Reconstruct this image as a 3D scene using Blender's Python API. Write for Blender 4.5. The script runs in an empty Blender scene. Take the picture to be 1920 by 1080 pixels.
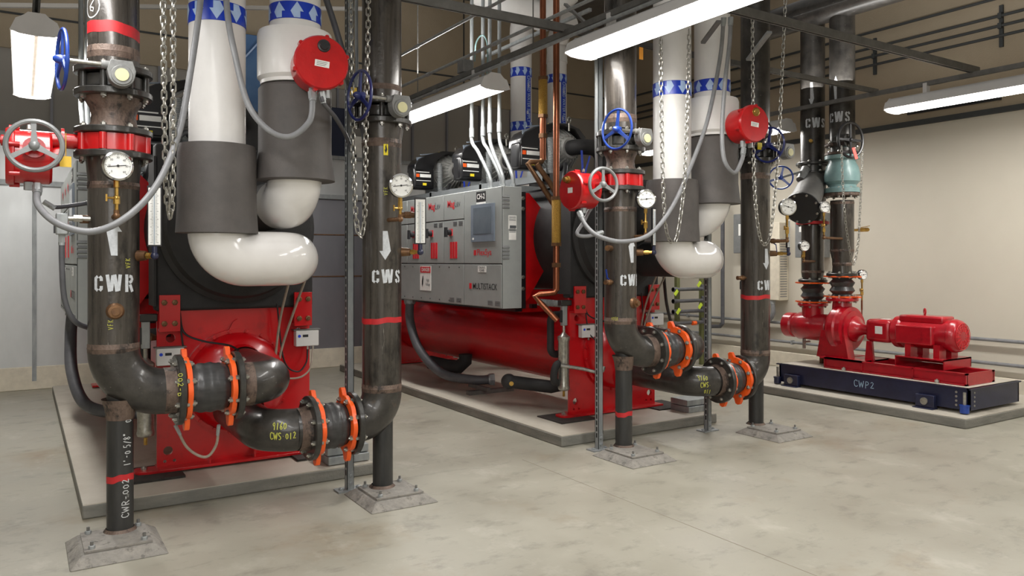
import bpy, bmesh, math, random
from mathutils import Vector as V, Matrix, Quaternion
from mathutils.bvhtree import BVHTree
random.seed(7)
PI = math.pi
COL = bpy.context.scene.collection

# ------------------------------------------------------------------ camera geometry (measured from the photo)
F = 1451.0; H = 1.5; TH = math.radians(32.4); S_ = math.sin(TH); C_ = math.cos(TH)
def at(px, py, X=None, Y=None, Z=None, d=None):
    """world point seen at a photo pixel, on a given real plane"""
    u = (px-960)/F; v = (490-py)/F
    a = S_+C_*u; b = C_-S_*u
    if X is not None: d = X/a
    elif Y is not None: d = Y/b
    elif Z is not None: d = (Z-H)/v
    return V((a*d, b*d, H+v*d))

# ------------------------------------------------------------------ materials
MATS = {}
def srgb(r, g, b):
    f = lambda c: (c/255)/12.92 if c/255 <= .04045 else ((c/255+.055)/1.055)**2.4
    return (f(r), f(g), f(b), 1)
def mat(name, col, rough=.5, metal=0., col2=None, scale=(8, 8, 8), amt=.5, bump=0., bscale=60, spots=None, emit=None, coat=0., rvar=0., detail=4, alpha=None):
    m = bpy.data.materials.new(name); m.use_nodes = True
    nt = m.node_tree; N = nt.nodes; L = nt.links
    b = N['Principled BSDF']
    b.inputs['Base Color'].default_value = col
    b.inputs['Roughness'].default_value = rough
    b.inputs['Metallic'].default_value = metal
    if coat: b.inputs['Coat Weight'].default_value = coat; b.inputs['Coat Roughness'].default_value = .12
    tc = N.new('ShaderNodeTexCoord'); mp = N.new('ShaderNodeMapping'); L.new(tc.outputs['Object'], mp.inputs['Vector'])
    mp.inputs['Scale'].default_value = scale
    no = N.new('ShaderNodeTexNoise'); no.inputs['Scale'].default_value = 1; no.inputs['Detail'].default_value = detail
    no.inputs['Roughness'].default_value = .65
    L.new(mp.outputs[0], no.inputs['Vector'])
    c2 = col2 or tuple(list(min(1, x*1.18) for x in col[:3])+[1])
    rp = N.new('ShaderNodeValToRGB'); rp.color_ramp.elements[0].position = .5-amt*.3; rp.color_ramp.elements[1].position = .5+amt*.3
    rp.color_ramp.elements[0].color = col; rp.color_ramp.elements[1].color = c2
    L.new(no.outputs['Fac'], rp.inputs['Fac'])
    out = rp.outputs['Color']
    for (sc, ssc, lo, hi) in (spots or []):
        mp2 = N.new('ShaderNodeMapping'); mp2.inputs['Scale'].default_value = ssc; L.new(tc.outputs['Object'], mp2.inputs['Vector'])
        mp2.inputs['Location'].default_value = (random.random()*9, 3, 1)
        n2 = N.new('ShaderNodeTexNoise'); n2.inputs['Scale'].default_value = 1; n2.inputs['Detail'].default_value = 5; n2.inputs['Roughness'].default_value = .7
        L.new(mp2.outputs[0], n2.inputs['Vector'])
        r2 = N.new('ShaderNodeMapRange'); r2.inputs['From Min'].default_value = lo; r2.inputs['From Max'].default_value = hi
        L.new(n2.outputs['Fac'], r2.inputs['Value'])
        mx = N.new('ShaderNodeMix'); mx.data_type = 'RGBA'; L.new(r2.outputs[0], mx.inputs[0]); L.new(out, mx.inputs[6]); mx.inputs[7].default_value = sc
        out = mx.outputs[2]
    L.new(out, b.inputs['Base Color'])
    if rvar:
        r3 = N.new('ShaderNodeMapRange'); r3.inputs['To Min'].default_value = rough-rvar; r3.inputs['To Max'].default_value = rough+rvar
        r3.inputs['From Min'].default_value = .3; r3.inputs['From Max'].default_value = .7
        L.new(no.outputs['Fac'], r3.inputs['Value']); L.new(r3.outputs[0], b.inputs['Roughness'])
    if bump:
        n4 = N.new('ShaderNodeTexNoise'); n4.inputs['Scale'].default_value = bscale; n4.inputs['Detail'].default_value = 3
        L.new(tc.outputs['Object'], n4.inputs['Vector'])
        bp = N.new('ShaderNodeBump'); bp.inputs['Strength'].default_value = bump; bp.inputs['Distance'].default_value = .01
        L.new(n4.outputs['Fac'], bp.inputs['Height']); L.new(bp.outputs[0], b.inputs['Normal'])
    if emit:
        b.inputs['Emission Color'].default_value = emit[0]; b.inputs['Emission Strength'].default_value = emit[1]
    if alpha is not None:
        b.inputs['Alpha'].default_value = alpha
    MATS[name] = m
    return m
def K(h, g=None, b=None): return srgb(h, g if g is not None else h, b if b is not None else h)

mat('steel', K(36, 33, 31), .33, .25, K(90, 84, 77), (26, 26, 1.6), .95, .12, 40, [(K(168, 163, 154), (80, 80, 3.5), .655, .74), (K(30, 28, 26), (6, 6, 2.5), .53, .66), (K(104, 84, 70), (8, 8, 3), .68, .82)], coat=.45, rvar=.1, detail=7)
mat('steel_dark', K(34, 33, 32), .38, .2, K(74, 70, 65), (9, 9, 9), .8, .12, 40, [(K(150, 146, 138), (46, 12, 46), .665, .75), (K(98, 80, 66), (6, 6, 6), .64, .8), (K(140, 138, 132), (90, 90, 90), .7, .75)], coat=.3, rvar=.1, detail=6)
mat('steel_post', K(40, 41, 42), .42, .25, K(66, 65, 63), (14, 14, 3), .8, .1, 40, [(K(165, 165, 160), (14, 14, 7), .66, .72)], coat=.1)
mat('rust', K(84, 68, 60), .55, .2, K(122, 104, 92), (30, 30, 12), .8, .3, 90, [(K(52, 45, 41), (14, 14, 9), .5, .62)])
mat('flange_black', K(38, 38, 37), .36, .35, K(70, 68, 64), (16, 16, 16), .8, .15, 60, [(K(150, 145, 135), (35, 35, 35), .68, .78)], coat=.3)
mat('rubber', K(38, 38, 39), .42, 0, K(62, 62, 62), (6, 30, 30), .7, .1, 50, coat=.15)
mat('orange', K(236, 82, 18), .4, 0, K(250, 104, 34), (12, 12, 12), .6, .1, 80, coat=.2)
mat('zinc', K(190, 188, 180), .3, .85, K(150, 148, 142), (40, 40, 40), .6)
mat('galv', K(138, 142, 144), .42, .35, K(168, 172, 172), (18, 18, 5), .7, .06, 60)
mat('galv_dark', K(104, 103, 100), .5, .5, K(128, 127, 124), (8, 8, 8), .7)
mat('slot_dark', K(16, 16, 16), .8)
mat('slot_soft', K(136, 130, 115), .8)
mat('red', K(190, 6, 18), .3, 0, K(200, 14, 24), (3, 3, 3), .6, .03, 40, [(K(138, 6, 16), (4, 4, 3), .55, .75)], coat=.4)
mat('red_valve', K(172, 10, 16), .3, 0, K(196, 18, 22), (8, 8, 8), .6, .06, 70, coat=.45)
mat('red_pump', K(160, 12, 30), .3, 0, K(186, 20, 36), (6, 6, 6), .6, .06, 70, [(K(126, 8, 24), (5, 5, 5), .56, .75)], coat=.45)
mat('red_shell', K(186, 6, 18), .38, 0, K(208, 12, 24), (2, 2, 5), .6, .05, 160, [(K(140, 4, 14), (3, 1, 6), .55, .75)], coat=.15)
mat('red_paint', K(200, 40, 44), .5, 0, K(170, 26, 34), (20, 20, 8), .7)
mat('white_pipe', K(216, 214, 211), .42, 0, K(226, 224, 221), (5, 5, 3), .6, .12, 18, coat=.1)
mat('white_pvc', K(228, 226, 223), .14, 0, K(218, 215, 212), (3, 3, 3), .6, .03, 6, coat=.6)
mat('insul_grey', K(72, 68, 66), .62, 0, K(86, 81, 78), (5, 5, 5), .6, .1, 160)
mat('insul_black', K(34, 34, 35), .7, 0, K(50, 49, 49), (5, 5, 5), .7, .15, 90)
mat('blue_tape', K(18, 54, 176), .3, 0, K(22, 62, 190), (8, 8, 8), .5, coat=.3)
mat('tape_arrow', K(166, 190, 226), .3, 0)
mat('blue_wheel', K(20, 54, 136), .35, 0, K(28, 66, 154), (8, 8, 8), .5, coat=.3)
mat('navy_wheel', K(22, 32, 92), .35, 0, K(28, 42, 112), (8, 8, 8), .5, coat=.3)
mat('grey_paint', K(122, 124, 124), .42, .2, K(138, 140, 140), (10, 10, 10), .5, .08, 60)
mat('gearbox_grey', K(112, 113, 112), .5, .2, K(134, 134, 132), (14, 14, 14), .6, .2, 60)
mat('hose_grey', K(120, 121, 123), .42, 0, K(134, 135, 137), (10, 10, 10), .5)
mat('hose_dark', K(80, 81, 85), .5, 0, K(92, 92, 96), (10, 10, 10), .5)
mat('cable_black', K(26, 26, 28), .5)
mat('tube_brown', K(150, 138, 124), .4, .1, K(166, 152, 138), (20, 20, 20), .5)
mat('brass', K(196, 160, 84), .28, .85, K(160, 122, 60), (20, 20, 20), .6)
mat('bronze', K(132, 98, 66), .45, .6, K(96, 70, 52), (22, 22, 22), .7)
mat('copper', K(170, 104, 74), .3, .85, K(120, 74, 54), (20, 20, 4), .8)
mat('braid', K(196, 156, 66), .4, .6, K(112, 78, 30), (220, 220, 160), .7, .6, 260)
mat('cab_grey', K(150, 154, 152), .45, .05, K(158, 162, 160), (4, 4, 4), .5, .04, 90)
mat('seam', K(56, 58, 58), .7)
mat('screen_frame', K(112, 122, 134), .4)
mat('screen', K(92, 102, 112), .15, 0, K(104, 114, 124), (6, 6, 6), .6, coat=.5)
mat('white_label', K(226, 226, 222), .5)
mat('print_black', K(30, 30, 32), .6)
mat('print_grey', K(80, 84, 88), .6)
mat('print_red', K(204, 34, 44), .5)
mat('stencil_white', K(214, 218, 222), .6, 0, K(180, 184, 188), (60, 60, 60), .9)
mat('crayon_yellow', K(178, 178, 74), .6)
mat('chalk', K(188, 190, 190), .7)
mat('chalk_blue', K(170, 200, 222), .7)
mat('dial_white', K(232, 232, 228), .35)
mat('chrome', K(200, 200, 198), .15, 1.)
mat('gauge_black', K(34, 34, 36), .35)
mat('glass_tube', K(170, 180, 190), .1, 0, coat=.5)
mat('teal', K(112, 142, 142), .42, 0, K(126, 156, 155), (8, 8, 8), .5, .08, 60, coat=.2)
mat('tag_red', K(236, 92, 84), .5)
mat('tag_yellow', K(226, 206, 40), .5)
mat('tag_lime', K(190, 214, 60), .5)
mat('tag_gold', K(200, 166, 60), .35, .5)
mat('dial_pale', K(196, 192, 150), .5)
mat('tag_orange', K(232, 158, 60), .5)
mat('strainer_grey', K(82, 80, 78), .5, .1, K(100, 98, 94), (8, 8, 8), .6, .1, 60)
mat('navy', K(24, 28, 54), .4, 0, K(34, 38, 68), (6, 6, 6), .6, .05, 60, coat=.2)
mat('fixture', K(206, 204, 202), .45, 0, K(214, 212, 210), (3, 3, 3), .4)
mat('tube_light', K(255, 255, 250), .4, 0, emit=((1, .955, .89, 1), 13.0))
mat('tube_gap', K(170, 160, 150), .5)
mat('comp_black', K(22, 22, 24), .3, 0, K(32, 32, 34), (6, 6, 6), .6, coat=.3)
mat('comp_alu', K(158, 158, 154), .45, .3, K(186, 186, 182), (22, 22, 22), .7, .2, 60)
mat('blue_strap', K(22, 64, 196), .4)
mat('blue_steel', K(70, 108, 156), .5, .1, K(92, 128, 172), (2, 2, 2), .6)
mat('blue_dark', K(22, 32, 60), .5)
mat('frame_grey', K(118, 122, 124), .45, .4)
mat('concrete_pad', K(176, 169, 155), .55, 0, K(192, 186, 173), (3, 3, 3), .7, .12, 60, [(K(140, 131, 114), (1.5, 1.5, 1.5), .56, .78)])
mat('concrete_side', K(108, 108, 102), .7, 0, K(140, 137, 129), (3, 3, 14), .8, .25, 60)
mat('grout', K(122, 119, 114), .8, 0, K(156, 151, 142), (14, 14, 14), .8, .6, 50, [(K(92, 88, 84), (20, 20, 20), .55, .7)])
mat('mat_rubber', K(44, 40, 38), .8, 0, K(58, 54, 50), (20, 20, 20), .6, .3, 80)
mat('olive_paint', K(98, 102, 62), .6)

def floor_mat():
    m = mat('floor_concrete', K(148, 144, 130), .42, 0, K(172, 168, 154), (1.3, 1.3, 1), .9, .03, 30,
            [(K(146, 132, 110), (.8, .8, 1), .55, .75), (K(186, 182, 170), (3, 2.2, 1), .56, .82), (K(122, 119, 108), (4, 7, 1), .54, .8), (K(110, 106, 97), (2.2, 1.6, 1), .6, .85)], rvar=.1, detail=8)
    return m
floor_mat()
mat('wall_paint', K(198, 192, 177), .6, 0, K(205, 199, 184), (.6, .6, .6), .6, .1, 120)
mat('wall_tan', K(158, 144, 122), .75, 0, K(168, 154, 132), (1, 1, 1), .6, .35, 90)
mat('wall_dark', K(150, 146, 140), .55, .1, K(158, 154, 148), (1, 1, .4), .6)
mat('sheet_metal', K(186, 188, 188), .38, .55, K(204, 206, 206), (2.5, 2.5, 1.2), .8, .03, 10, rvar=.08)
mat('sheet_dark', K(128, 128, 134), .4, .5, K(142, 142, 148), (2, 2, 1), .8)
mat('ceiling_dark', K(96, 92, 86), .8)
mat('wall_base', K(206, 198, 180), .6)

# ------------------------------------------------------------------ mesh builder (world coordinates)
def frame(axis):
    z = V(axis).normalized()
    x = z.cross(V((0, 0, 1)))
    if x.length < 1e-3: x = V((1, 0, 0))
    x.normalize(); y = z.cross(x)
    return x, y, z
class MB:
    def __init__(s): s.v = []; s.f = []
    def add(s, vs, fs):
        o = len(s.v); s.v += [V(p) for p in vs]; s.f += [tuple(i+o for i in f) for f in fs]; return s
    def box(s, a, b):
        x0, y0, z0 = a; x1, y1, z1 = b
        x0, x1 = min(x0, x1), max(x0, x1); y0, y1 = min(y0, y1), max(y0, y1); z0, z1 = min(z0, z1), max(z0, z1)
        return s.add([(x0,y0,z0),(x1,y0,z0),(x1,y1,z0),(x0,y1,z0),(x0,y0,z1),(x1,y0,z1),(x1,y1,z1),(x0,y1,z1)],
              [(0,3,2,1),(4,5,6,7),(0,1,5,4),(1,2,6,5),(2,3,7,6),(3,0,4,7)])
    def frustum(s, c, hx, hy, z0, z1, tx, ty):
        x, y = c
        return s.add([(x-hx,y-hy,z0),(x+hx,y-hy,z0),(x+hx,y+hy,z0),(x-hx,y+hy,z0),(x-tx,y-ty,z1),(x+tx,y-ty,z1),(x+tx,y+ty,z1),(x-tx,y+ty,z1)],
              [(0,3,2,1),(4,5,6,7),(0,1,5,4),(1,2,6,5),(2,3,7,6),(3,0,4,7)])
    def bar(s, p0, p1, w, h, up=(0, 0, 1)):
        p0, p1 = V(p0), V(p1); d = (p1-p0).normalized(); u = V(up)
        x = d.cross(u)
        if x.length < 1e-3: u = V((0, 1, 0)); x = d.cross(u)
        x.normalize(); y = x.cross(d).normalized()
        vs = []
        for p in (p0, p1):
            for a, b in ((-1,-1),(1,-1),(1,1),(-1,1)): vs.append(p+x*a*w/2+y*b*h/2)
        return s.add(vs, [(3,2,1,0),(4,5,6,7),(0,1,5,4),(1,2,6,5),(2,3,7,6),(3,0,4,7)])
    def lathe(s, prof, base, axis=(0, 0, 1), n=32, cap=True, closed=False):
        """prof: list of (radius, height)"""
        x, y, z = frame(axis); b = V(base); vs = []; fs = []
        for r, h in prof:
            for i in range(n):
                a = 2*PI*i/n; vs.append(b+z*h+(x*math.cos(a)+y*math.sin(a))*r)
        m = len(prof)
        for j in range(m-1+(1 if closed else 0)):
            j2 = (j+1) % m
            for i in range(n):
                i2 = (i+1) % n; fs.append((j*n+i, j*n+i2, j2*n+i2, j2*n+i))
        if cap and not closed:
            fs.append(tuple(range(n-1, -1, -1))); fs.append(tuple((m-1)*n+i for i in range(n)))
        return s.add(vs, fs)
    def cyl(s, p0, p1, r, n=24, r2=None):
        d = V(p1)-V(p0)
        return s.lathe([(r, 0), (r if r2 is None else r2, d.length)], p0, d, n)
    def ring(s, c, axis, ri, ro, t, n=40):
        return s.lathe([(ri, -t/2), (ro, -t/2), (ro, t/2), (ri, t/2)], c, axis, n, closed=True)
    def torus(s, c, axis, R, r, n=36, m=8, sx=1):
        x, y, z = frame(axis); c = V(c); vs = []; fs = []
        for i in range(n):
            a = 2*PI*i/n; dr = x*math.cos(a)+y*math.sin(a)
            for j in range(m):
                b = 2*PI*j/m; vs.append(c+dr*(R+r*math.cos(b))+z*r*math.sin(b))
        for i in range(n):
            for j in range(m): fs.append((i*m+j, ((i+1)%n)*m+j, ((i+1)%n)*m+(j+1)%m, i*m+(j+1)%m))
        return s.add(vs, fs)
    def tube(s, pts, r, n=12, cap=True, closed=False):
        pts = [V(p) for p in pts]; m = len(pts)
        tans = []
        for i in range(m):
            if closed: t = pts[(i+1)%m]-pts[i-1]
            elif i == 0: t = pts[1]-pts[0]
            elif i == m-1: t = pts[-1]-pts[-2]
            else: t = (pts[i+1]-pts[i]).normalized()+(pts[i]-pts[i-1]).normalized()
            tans.append(t.normalized())
        x, y, z = frame(tans[0]); vs = []; fs = []
        rr = r if callable(r) else (lambda k: r)
        for i in range(m):
            if i: 
                q = tans[i-1].rotation_difference(tans[i]); x = q @ x
            x = (x-tans[i]*x.dot(tans[i])).normalized(); y = tans[i].cross(x)
            for k in range(n):
                a = 2*PI*k/n; vs.append(pts[i]+(x*math.cos(a)+y*math.sin(a))*rr(i/(m-1)))
        for i in range(m-1+(1 if closed else 0)):
            for k in range(n):
                i2 = (i+1) % m; fs.append((i*n+k, i*n+(k+1)%n, i2*n+(k+1)%n, i2*n+k))
        if cap and not closed: fs.append(tuple(range(n-1, -1, -1))); fs.append(tuple((m-1)*n+k for k in range(n)))
        return s.add(vs, fs)
    def sphere(s, c, r, n=20, m=12, sc=(1, 1, 1)):
        c = V(c); vs = [c+V((0, 0, -r*sc[2]))]; fs = []
        for j in range(1, m):
            b = -PI/2+PI*j/m
            for i in range(n):
                a = 2*PI*i/n; vs.append(c+V((math.cos(a)*math.cos(b)*r*sc[0], math.sin(a)*math.cos(b)*r*sc[1], math.sin(b)*r*sc[2])))
        vs.append(c+V((0, 0, r*sc[2]))); t = len(vs)-1
        for i in range(n):
            fs.append((0, 1+(i+1)%n, 1+i)); fs.append((t, t-n+i, t-n+(i+1)%n))
            for j in range(m-2): fs.append((1+j*n+i, 1+j*n+(i+1)%n, 1+(j+1)*n+(i+1)%n, 1+(j+1)*n+i))
        return s.add(vs, fs)
    def prism(s, poly, o, right, up, t):
        """2D polygon in plane (o, right, up), thickness t along right x up"""
        o, right, up = V(o), V(right).normalized(), V(up).normalized(); n = right.cross(up); m = len(poly)
        vs = [o+right*a+up*b for a, b in poly]+[o+right*a+up*b+n*t for a, b in poly]
        fs = [tuple(range(m-1, -1, -1)), tuple(range(m, 2*m))]+[(i, (i+1)%m, m+(i+1)%m, m+i) for i in range(m)]
        return s.add(vs, fs)
    def bvh(s): return BVHTree.FromPolygons([tuple(p) for p in s.v], s.f)

def arc(c, a, b, R, t0=0, t1=PI/2, n=10):
    """points c + R(cos t * a + sin t * b)"""
    c, a, b = V(c), V(a), V(b)
    return [c+a*R*math.cos(t0+(t1-t0)*i/n)+b*R*math.sin(t0+(t1-t0)*i/n) for i in range(n+1)]
def spline(pts, n=8):
    """Catmull-Rom through points"""
    P = [V(p) for p in pts]; P = [P[0]*2-P[1]]+P+[P[-1]*2-P[-2]]; out = []
    for i in range(1, len(P)-2):
        p0, p1, p2, p3 = P[i-1:i+3]
        for k in range(n):
            t = k/n
            out.append(.5*((2*p1)+(p2-p0)*t+(2*p0-5*p1+4*p2-p3)*t*t+(3*p1-p0-3*p2+p3)*t*t*t))
    out.append(P[-2]); return out

ORG = {}
def org(o):
    return ORG.get(o.name, V((0, 0, 0)))
def thing(name, label, cat, loc=(0, 0, 0), group=None):
    o = bpy.data.objects.new(name, None); COL.objects.link(o); o.location = loc; o.empty_display_size = .1
    o['label'] = label; o['category'] = cat
    if group: o['group'] = group
    ORG[o.name] = V(loc); return o
def mk(mb, off, ang=35):
    me = bpy.data.meshes.new('m')
    me.from_pydata([tuple(p-off) for p in mb.v], [], mb.f); me.validate(); me.update()
    bm = bmesh.new(); bm.from_mesh(me); bmesh.ops.recalc_face_normals(bm, faces=bm.faces); bm.to_mesh(me); bm.free()
    me.polygons.foreach_set('use_smooth', [True]*len(me.polygons)); me.set_sharp_from_angle(angle=math.radians(ang))
    return me
def part(name, mb, m, parent, label=None, bevel=0, kind=None):
    off = org(parent)
    me = mk(mb, off); me.name = name; me.materials.append(MATS[m])
    o = bpy.data.objects.new(name, me); COL.objects.link(o); o.parent = parent
    ORG[o.name] = off
    if label: o['label'] = label
    if kind: o['kind'] = kind
    if bevel:
        md = o.modifiers.new('bevel', 'BEVEL'); md.width = bevel; md.segments = 2; md.limit_method = 'ANGLE'
    return o
def pieces(name, mbs, m, parent, **k):
    for q in mbs: o = part(name, q, m, parent, **k)
    return o
def solo(name, mb, m, label=None, cat=None, group=None, bevel=0, kind=None, loc=None):
    if loc is None:
        lo = V((min(p.x for p in mb.v), min(p.y for p in mb.v), min(p.z for p in mb.v))); hi = V((max(p.x for p in mb.v), max(p.y for p in mb.v), 0))
        loc = V(((lo.x+hi.x)/2, (lo.y+hi.y)/2, lo.z))
    me = mk(mb, V(loc)); me.name = name; me.materials.append(MATS[m])
    o = bpy.data.objects.new(name, me); COL.objects.link(o); o.location = loc; ORG[o.name] = V(loc)
    if label: o['label'] = label
    if cat: o['category'] = cat
    if group: o['group'] = group
    if kind: o['kind'] = kind
    if bevel:
        md = o.modifiers.new('bevel', 'BEVEL'); md.width = bevel; md.segments = 2; md.limit_method = 'ANGLE'
    return o

_bolt = {}
def bolt(parent, pos, axis, r=.016, h=.02, m='zinc', both=False, name='bolt'):
    key = (round(r, 4), round(h, 4), m)
    if key not in _bolt:
        r2 = r*1.15; mb = MB().lathe([(r2, 0), (r2, h*.8), (r2*.85, h*.9)], (0, 0, 0), (0, 0, 1), 6)
        mb.lathe([(r*.5, h*.9), (r*.5, h*1.25)], (0, 0, 0), (0, 0, 1), 8)
        me = mk(mb, V((0, 0, 0))); me.materials.append(MATS[m]); me.name = name; _bolt[key] = me
    o = bpy.data.objects.new(name, _bolt[key]); COL.objects.link(o); o.parent = parent
    o.location = V(pos)-org(parent); o.rotation_mode = 'QUATERNION'; o.rotation_quaternion = V((0, 0, 1)).rotation_difference(V(axis).normalized())
    return o
def bolts(parent, c, axis, R, n, t, r=.013, h=.018, m='zinc', ph=0., name='bolt'):
    x, y, z = frame(axis)
    for i in range(n):
        a = 2*PI*(i+.5)/n+ph; bolt(parent, V(c)+(x*math.cos(a)+y*math.sin(a))*R+z*t, z, r, h, m, name=name)

# ---- writing
def text_poly(s, size, bold=0., width=None):
    c = bpy.data.curves.new('t', 'FONT'); c.body = s; c.size = size; c.align_x = 'CENTER'; c.align_y = 'CENTER'; c.offset = bold; c.resolution_u = 3
    o = bpy.data.objects.new('t', c); COL.objects.link(o)
    dg = bpy.context.evaluated_depsgraph_get(); dg.update()
    me = bpy.data.meshes.new_from_object(o.evaluated_get(dg))
    bm = bmesh.new(); bm.from_mesh(me)
    for k in range(2):
        ed = [e for e in bm.edges if e.calc_length() > size*.12]
        if ed: bmesh.ops.subdivide_edges(bm, edges=ed, cuts=1)
    bmesh.ops.triangulate(bm, faces=bm.faces)
    bm.verts.index_update()
    vs = [v.co.copy() for v in bm.verts]; fs = [tuple(v.index for v in f.verts) for f in bm.faces]; bm.free()
    bpy.data.objects.remove(o); bpy.data.meshes.remove(me); bpy.data.curves.remove(c)
    if width and vs:
        w = max(v.x for v in vs)-min(v.x for v in vs)
        for v in vs: v.x *= width/w
    return vs, fs
def poly_shape(poly, sub=0):
    bm = bmesh.new(); vv = [bm.verts.new((a, b, 0)) for a, b in poly]; bm.faces.new(vv)
    bmesh.ops.triangulate(bm, faces=bm.faces)
    for k in range(sub): bmesh.ops.subdivide_edges(bm, edges=bm.edges[:], cuts=1)
    bmesh.ops.triangulate(bm, faces=bm.faces)
    bm.verts.index_update()
    r = ([v.co.copy() for v in bm.verts], [tuple(v.index for v in f.verts) for f in bm.faces]); bm.free(); return r
def flat(shape, o, right, up, off=.0015):
    o, right, up = V(o), V(right).normalized(), V(up).normalized(); n = right.cross(up)
    mb = MB(); mb.add([o+right*v.x+up*v.y+n*off for v in shape[0]], shape[1]); return mb
def decal(shape, o, right, up, bvh, off=.002):
    """lay a flat shape onto a curved surface"""
    o, right, up = V(o), V(right).normalized(), V(up).normalized(); n = right.cross(up)
    mb = MB(); vs = []; ok = []
    for v in shape[0]:
        p = o+right*v.x+up*v.y+n*.5
        h = bvh.ray_cast(p, -n, 2.)
        if h[0] is None: vs.append(p); ok.append(False)
        else: vs.append(h[0]+(h[1] if h[1].dot(n) > 0 else -h[1])*off); ok.append(True)
    mb.add(vs, [f for f in shape[1] if all(ok[i] for i in f)]); return mb
def wrap(shape, axis_xy, z, r, ang, off=.0015):
    """wrap onto a vertical cylinder; ang = world azimuth of the shape's centre (outward)"""
    mb = MB(); vs = []
    for v in shape[0]:
        a = ang+v.x/r; vs.append((axis_xy[0]+math.cos(a)*(r+off), axis_xy[1]+math.sin(a)*(r+off), z+v.y))
    return mb.add(vs, shape[1])
GL = {
 'C': [[(.5, .8), (.4, .95), (.22, .97), (.08, .8), (.05, .5), (.1, .18), (.25, .02), (.42, .06), (.52, .2)]],
 'W': [[(0, 1), (.15, 0), (.33, .8), (.5, 0), (.66, 1)]], 'R': [[(.08, 0), (.08, 1), (.35, .98), (.5, .78), (.38, .55), (.1, .5)], [(.25, .5), (.52, 0)]],
 'S': [[(.5, .85), (.35, .98), (.15, .93), (.08, .75), (.2, .57), (.42, .42), (.48, .22), (.33, .03), (.08, .08)]],
 'P': [[(.08, 0), (.1, 1), (.38, .96), (.48, .74), (.35, .52), (.1, .48)]], '-': [[(.12, .48), (.42, .5)]], '.': [[(.22, .4), (.3, .42)]],
 '0': [[(.28, .8), (.1, .65), (.08, .3), (.24, .05), (.44, .2), (.46, .6), (.28, .8)]], '1': [[(.28, .9), (.25, 0)]],
 '2': [[(.08, .75), (.25, .92), (.44, .75), (.3, .4), (.06, .05), (.5, .08)]], '5': [[(.48, .95), (.15, .92), (.12, .55), (.38, .55), (.46, .28), (.3, .02), (.08, .1)]],
 '6': [[(.42, 1), (.16, .6), (.1, .25), (.26, .02), (.45, .2), (.34, .45), (.14, .35)]], '8': [[(.28, .5), (.1, .72), (.28, .95), (.45, .75), (.28, .5), (.08, .25), (.28, .02), (.48, .24), (.28, .5)]],
 '9': [[(.44, .75), (.28, .95), (.1, .75), (.2, .52), (.42, .62), (.44, .8), (.38, .0)]], '/': [[(.05, -.05), (.5, 1)]], "'": [[(.25, 1), (.22, .75)]], '"': [[(.18, 1), (.16, .75)], [(.34, 1), (.32, .75)]],
 'B': [[(.08, 0), (.1, 1), (.36, .9), (.38, .62), (.1, .52), (.42, .42), (.45, .1), (.08, 0)]], 'V': [[(.02, .9), (.22, 0), (.45, .95)]], 'F': [[(.46, .95), (.1, .95), (.1, 0)], [(.1, .5), (.36, .52)]],
 'T': [[(.02, .92), (.5, .95)], [(.26, .94), (.25, 0)]], 'E': [[(.46, .95), (.1, .95), (.1, .03), (.48, .03)], [(.1, .5), (.36, .5)]], 'K': [[(.1, 1), (.1, 0)], [(.46, .95), (.12, .45), (.5, 0)]]}
ST = {'C': (.62, [[(.28, .9), (.13, .8), (.13, .2), (.28, .1)], [(.4, .9), (.51, .8), (.51, .64)], [(.4, .1), (.51, .2), (.51, .36)]]),
 'W': (.98, [[(.1, 1), (.25, .04)], [(.33, .08), (.44, .96)], [(.52, 1), (.67, .04)], [(.75, .08), (.86, 1)]]),
 'R': (.66, [[(.13, 1), (.13, 0)], [(.3, .9), (.46, .86), (.52, .72), (.44, .58), (.3, .53)], [(.36, .42), (.54, 0)]]),
 'S': (.6, [[(.52, .7), (.48, .84), (.37, .9)], [(.27, .9), (.14, .8), (.15, .64), (.45, .4), (.48, .2), (.37, .1)], [(.27, .1), (.15, .16), (.11, .32)]])}
def strokes(lines, th, hh):
    vs, fs = [], []
    for ln in lines:
        pts = [V((a, b, 0)) for a, b in ln]; P = [pts[0]]
        for i in range(1, len(pts)):
            k = max(1, int((pts[i]-pts[i-1]).length/(.22*hh)))
            for j_ in range(1, k+1): P.append(pts[i-1].lerp(pts[i], j_/k))
        o = len(vs)
        for i, p in enumerate(P):
            d = (P[min(i+1, len(P)-1)]-P[max(i-1, 0)]).normalized(); nn = V((-d.y, d.x, 0))
            vs += [p-nn*th/2, p+nn*th/2]
        for i in range(len(P)-1): fs.append((o+2*i, o+2*i+2, o+2*i+3, o+2*i+1))
    xs = [v.x for v in vs]; cx = (min(xs)+max(xs))/2
    return [V((v.x-cx, v.y-hh/2, 0)) for v in vs], fs
def hand(txt, h, width, th=None, rs=random.Random(3)):
    lines = []; x = 0; th = th or h*.1
    for ch in txt:
        if ch == ' ': x += .4; continue
        dy = rs.uniform(-.06, .06)
        for ln in GL.get(ch, []): lines.append([(x+a, b+dy) for a, b in ln])
        x += .85 if ch == 'W' else .68
    k = width/x
    return strokes([[(a*k, b*h) for a, b in ln] for ln in lines], th, h)
def stencil(txt, h, width):
    lines = []; x = 0
    for ch in txt:
        w_, ls = ST[ch]
        for ln in ls: lines.append([(x+a, b) for a, b in ln])
        x += w_+.16
    k = width/(x-.16)
    return strokes([[(a*k, b*h) for a, b in ln] for ln in lines], .2*k*1.05, h)
UP = (0, 0, 1)
ARROW_UP = [(-.015, -.09), (.015, -.09), (.015, .035), (.036, .035), (0, .092), (-.036, .035), (-.015, .035)]
def facing(x, y): return math.atan2(-y, -x)

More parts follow.
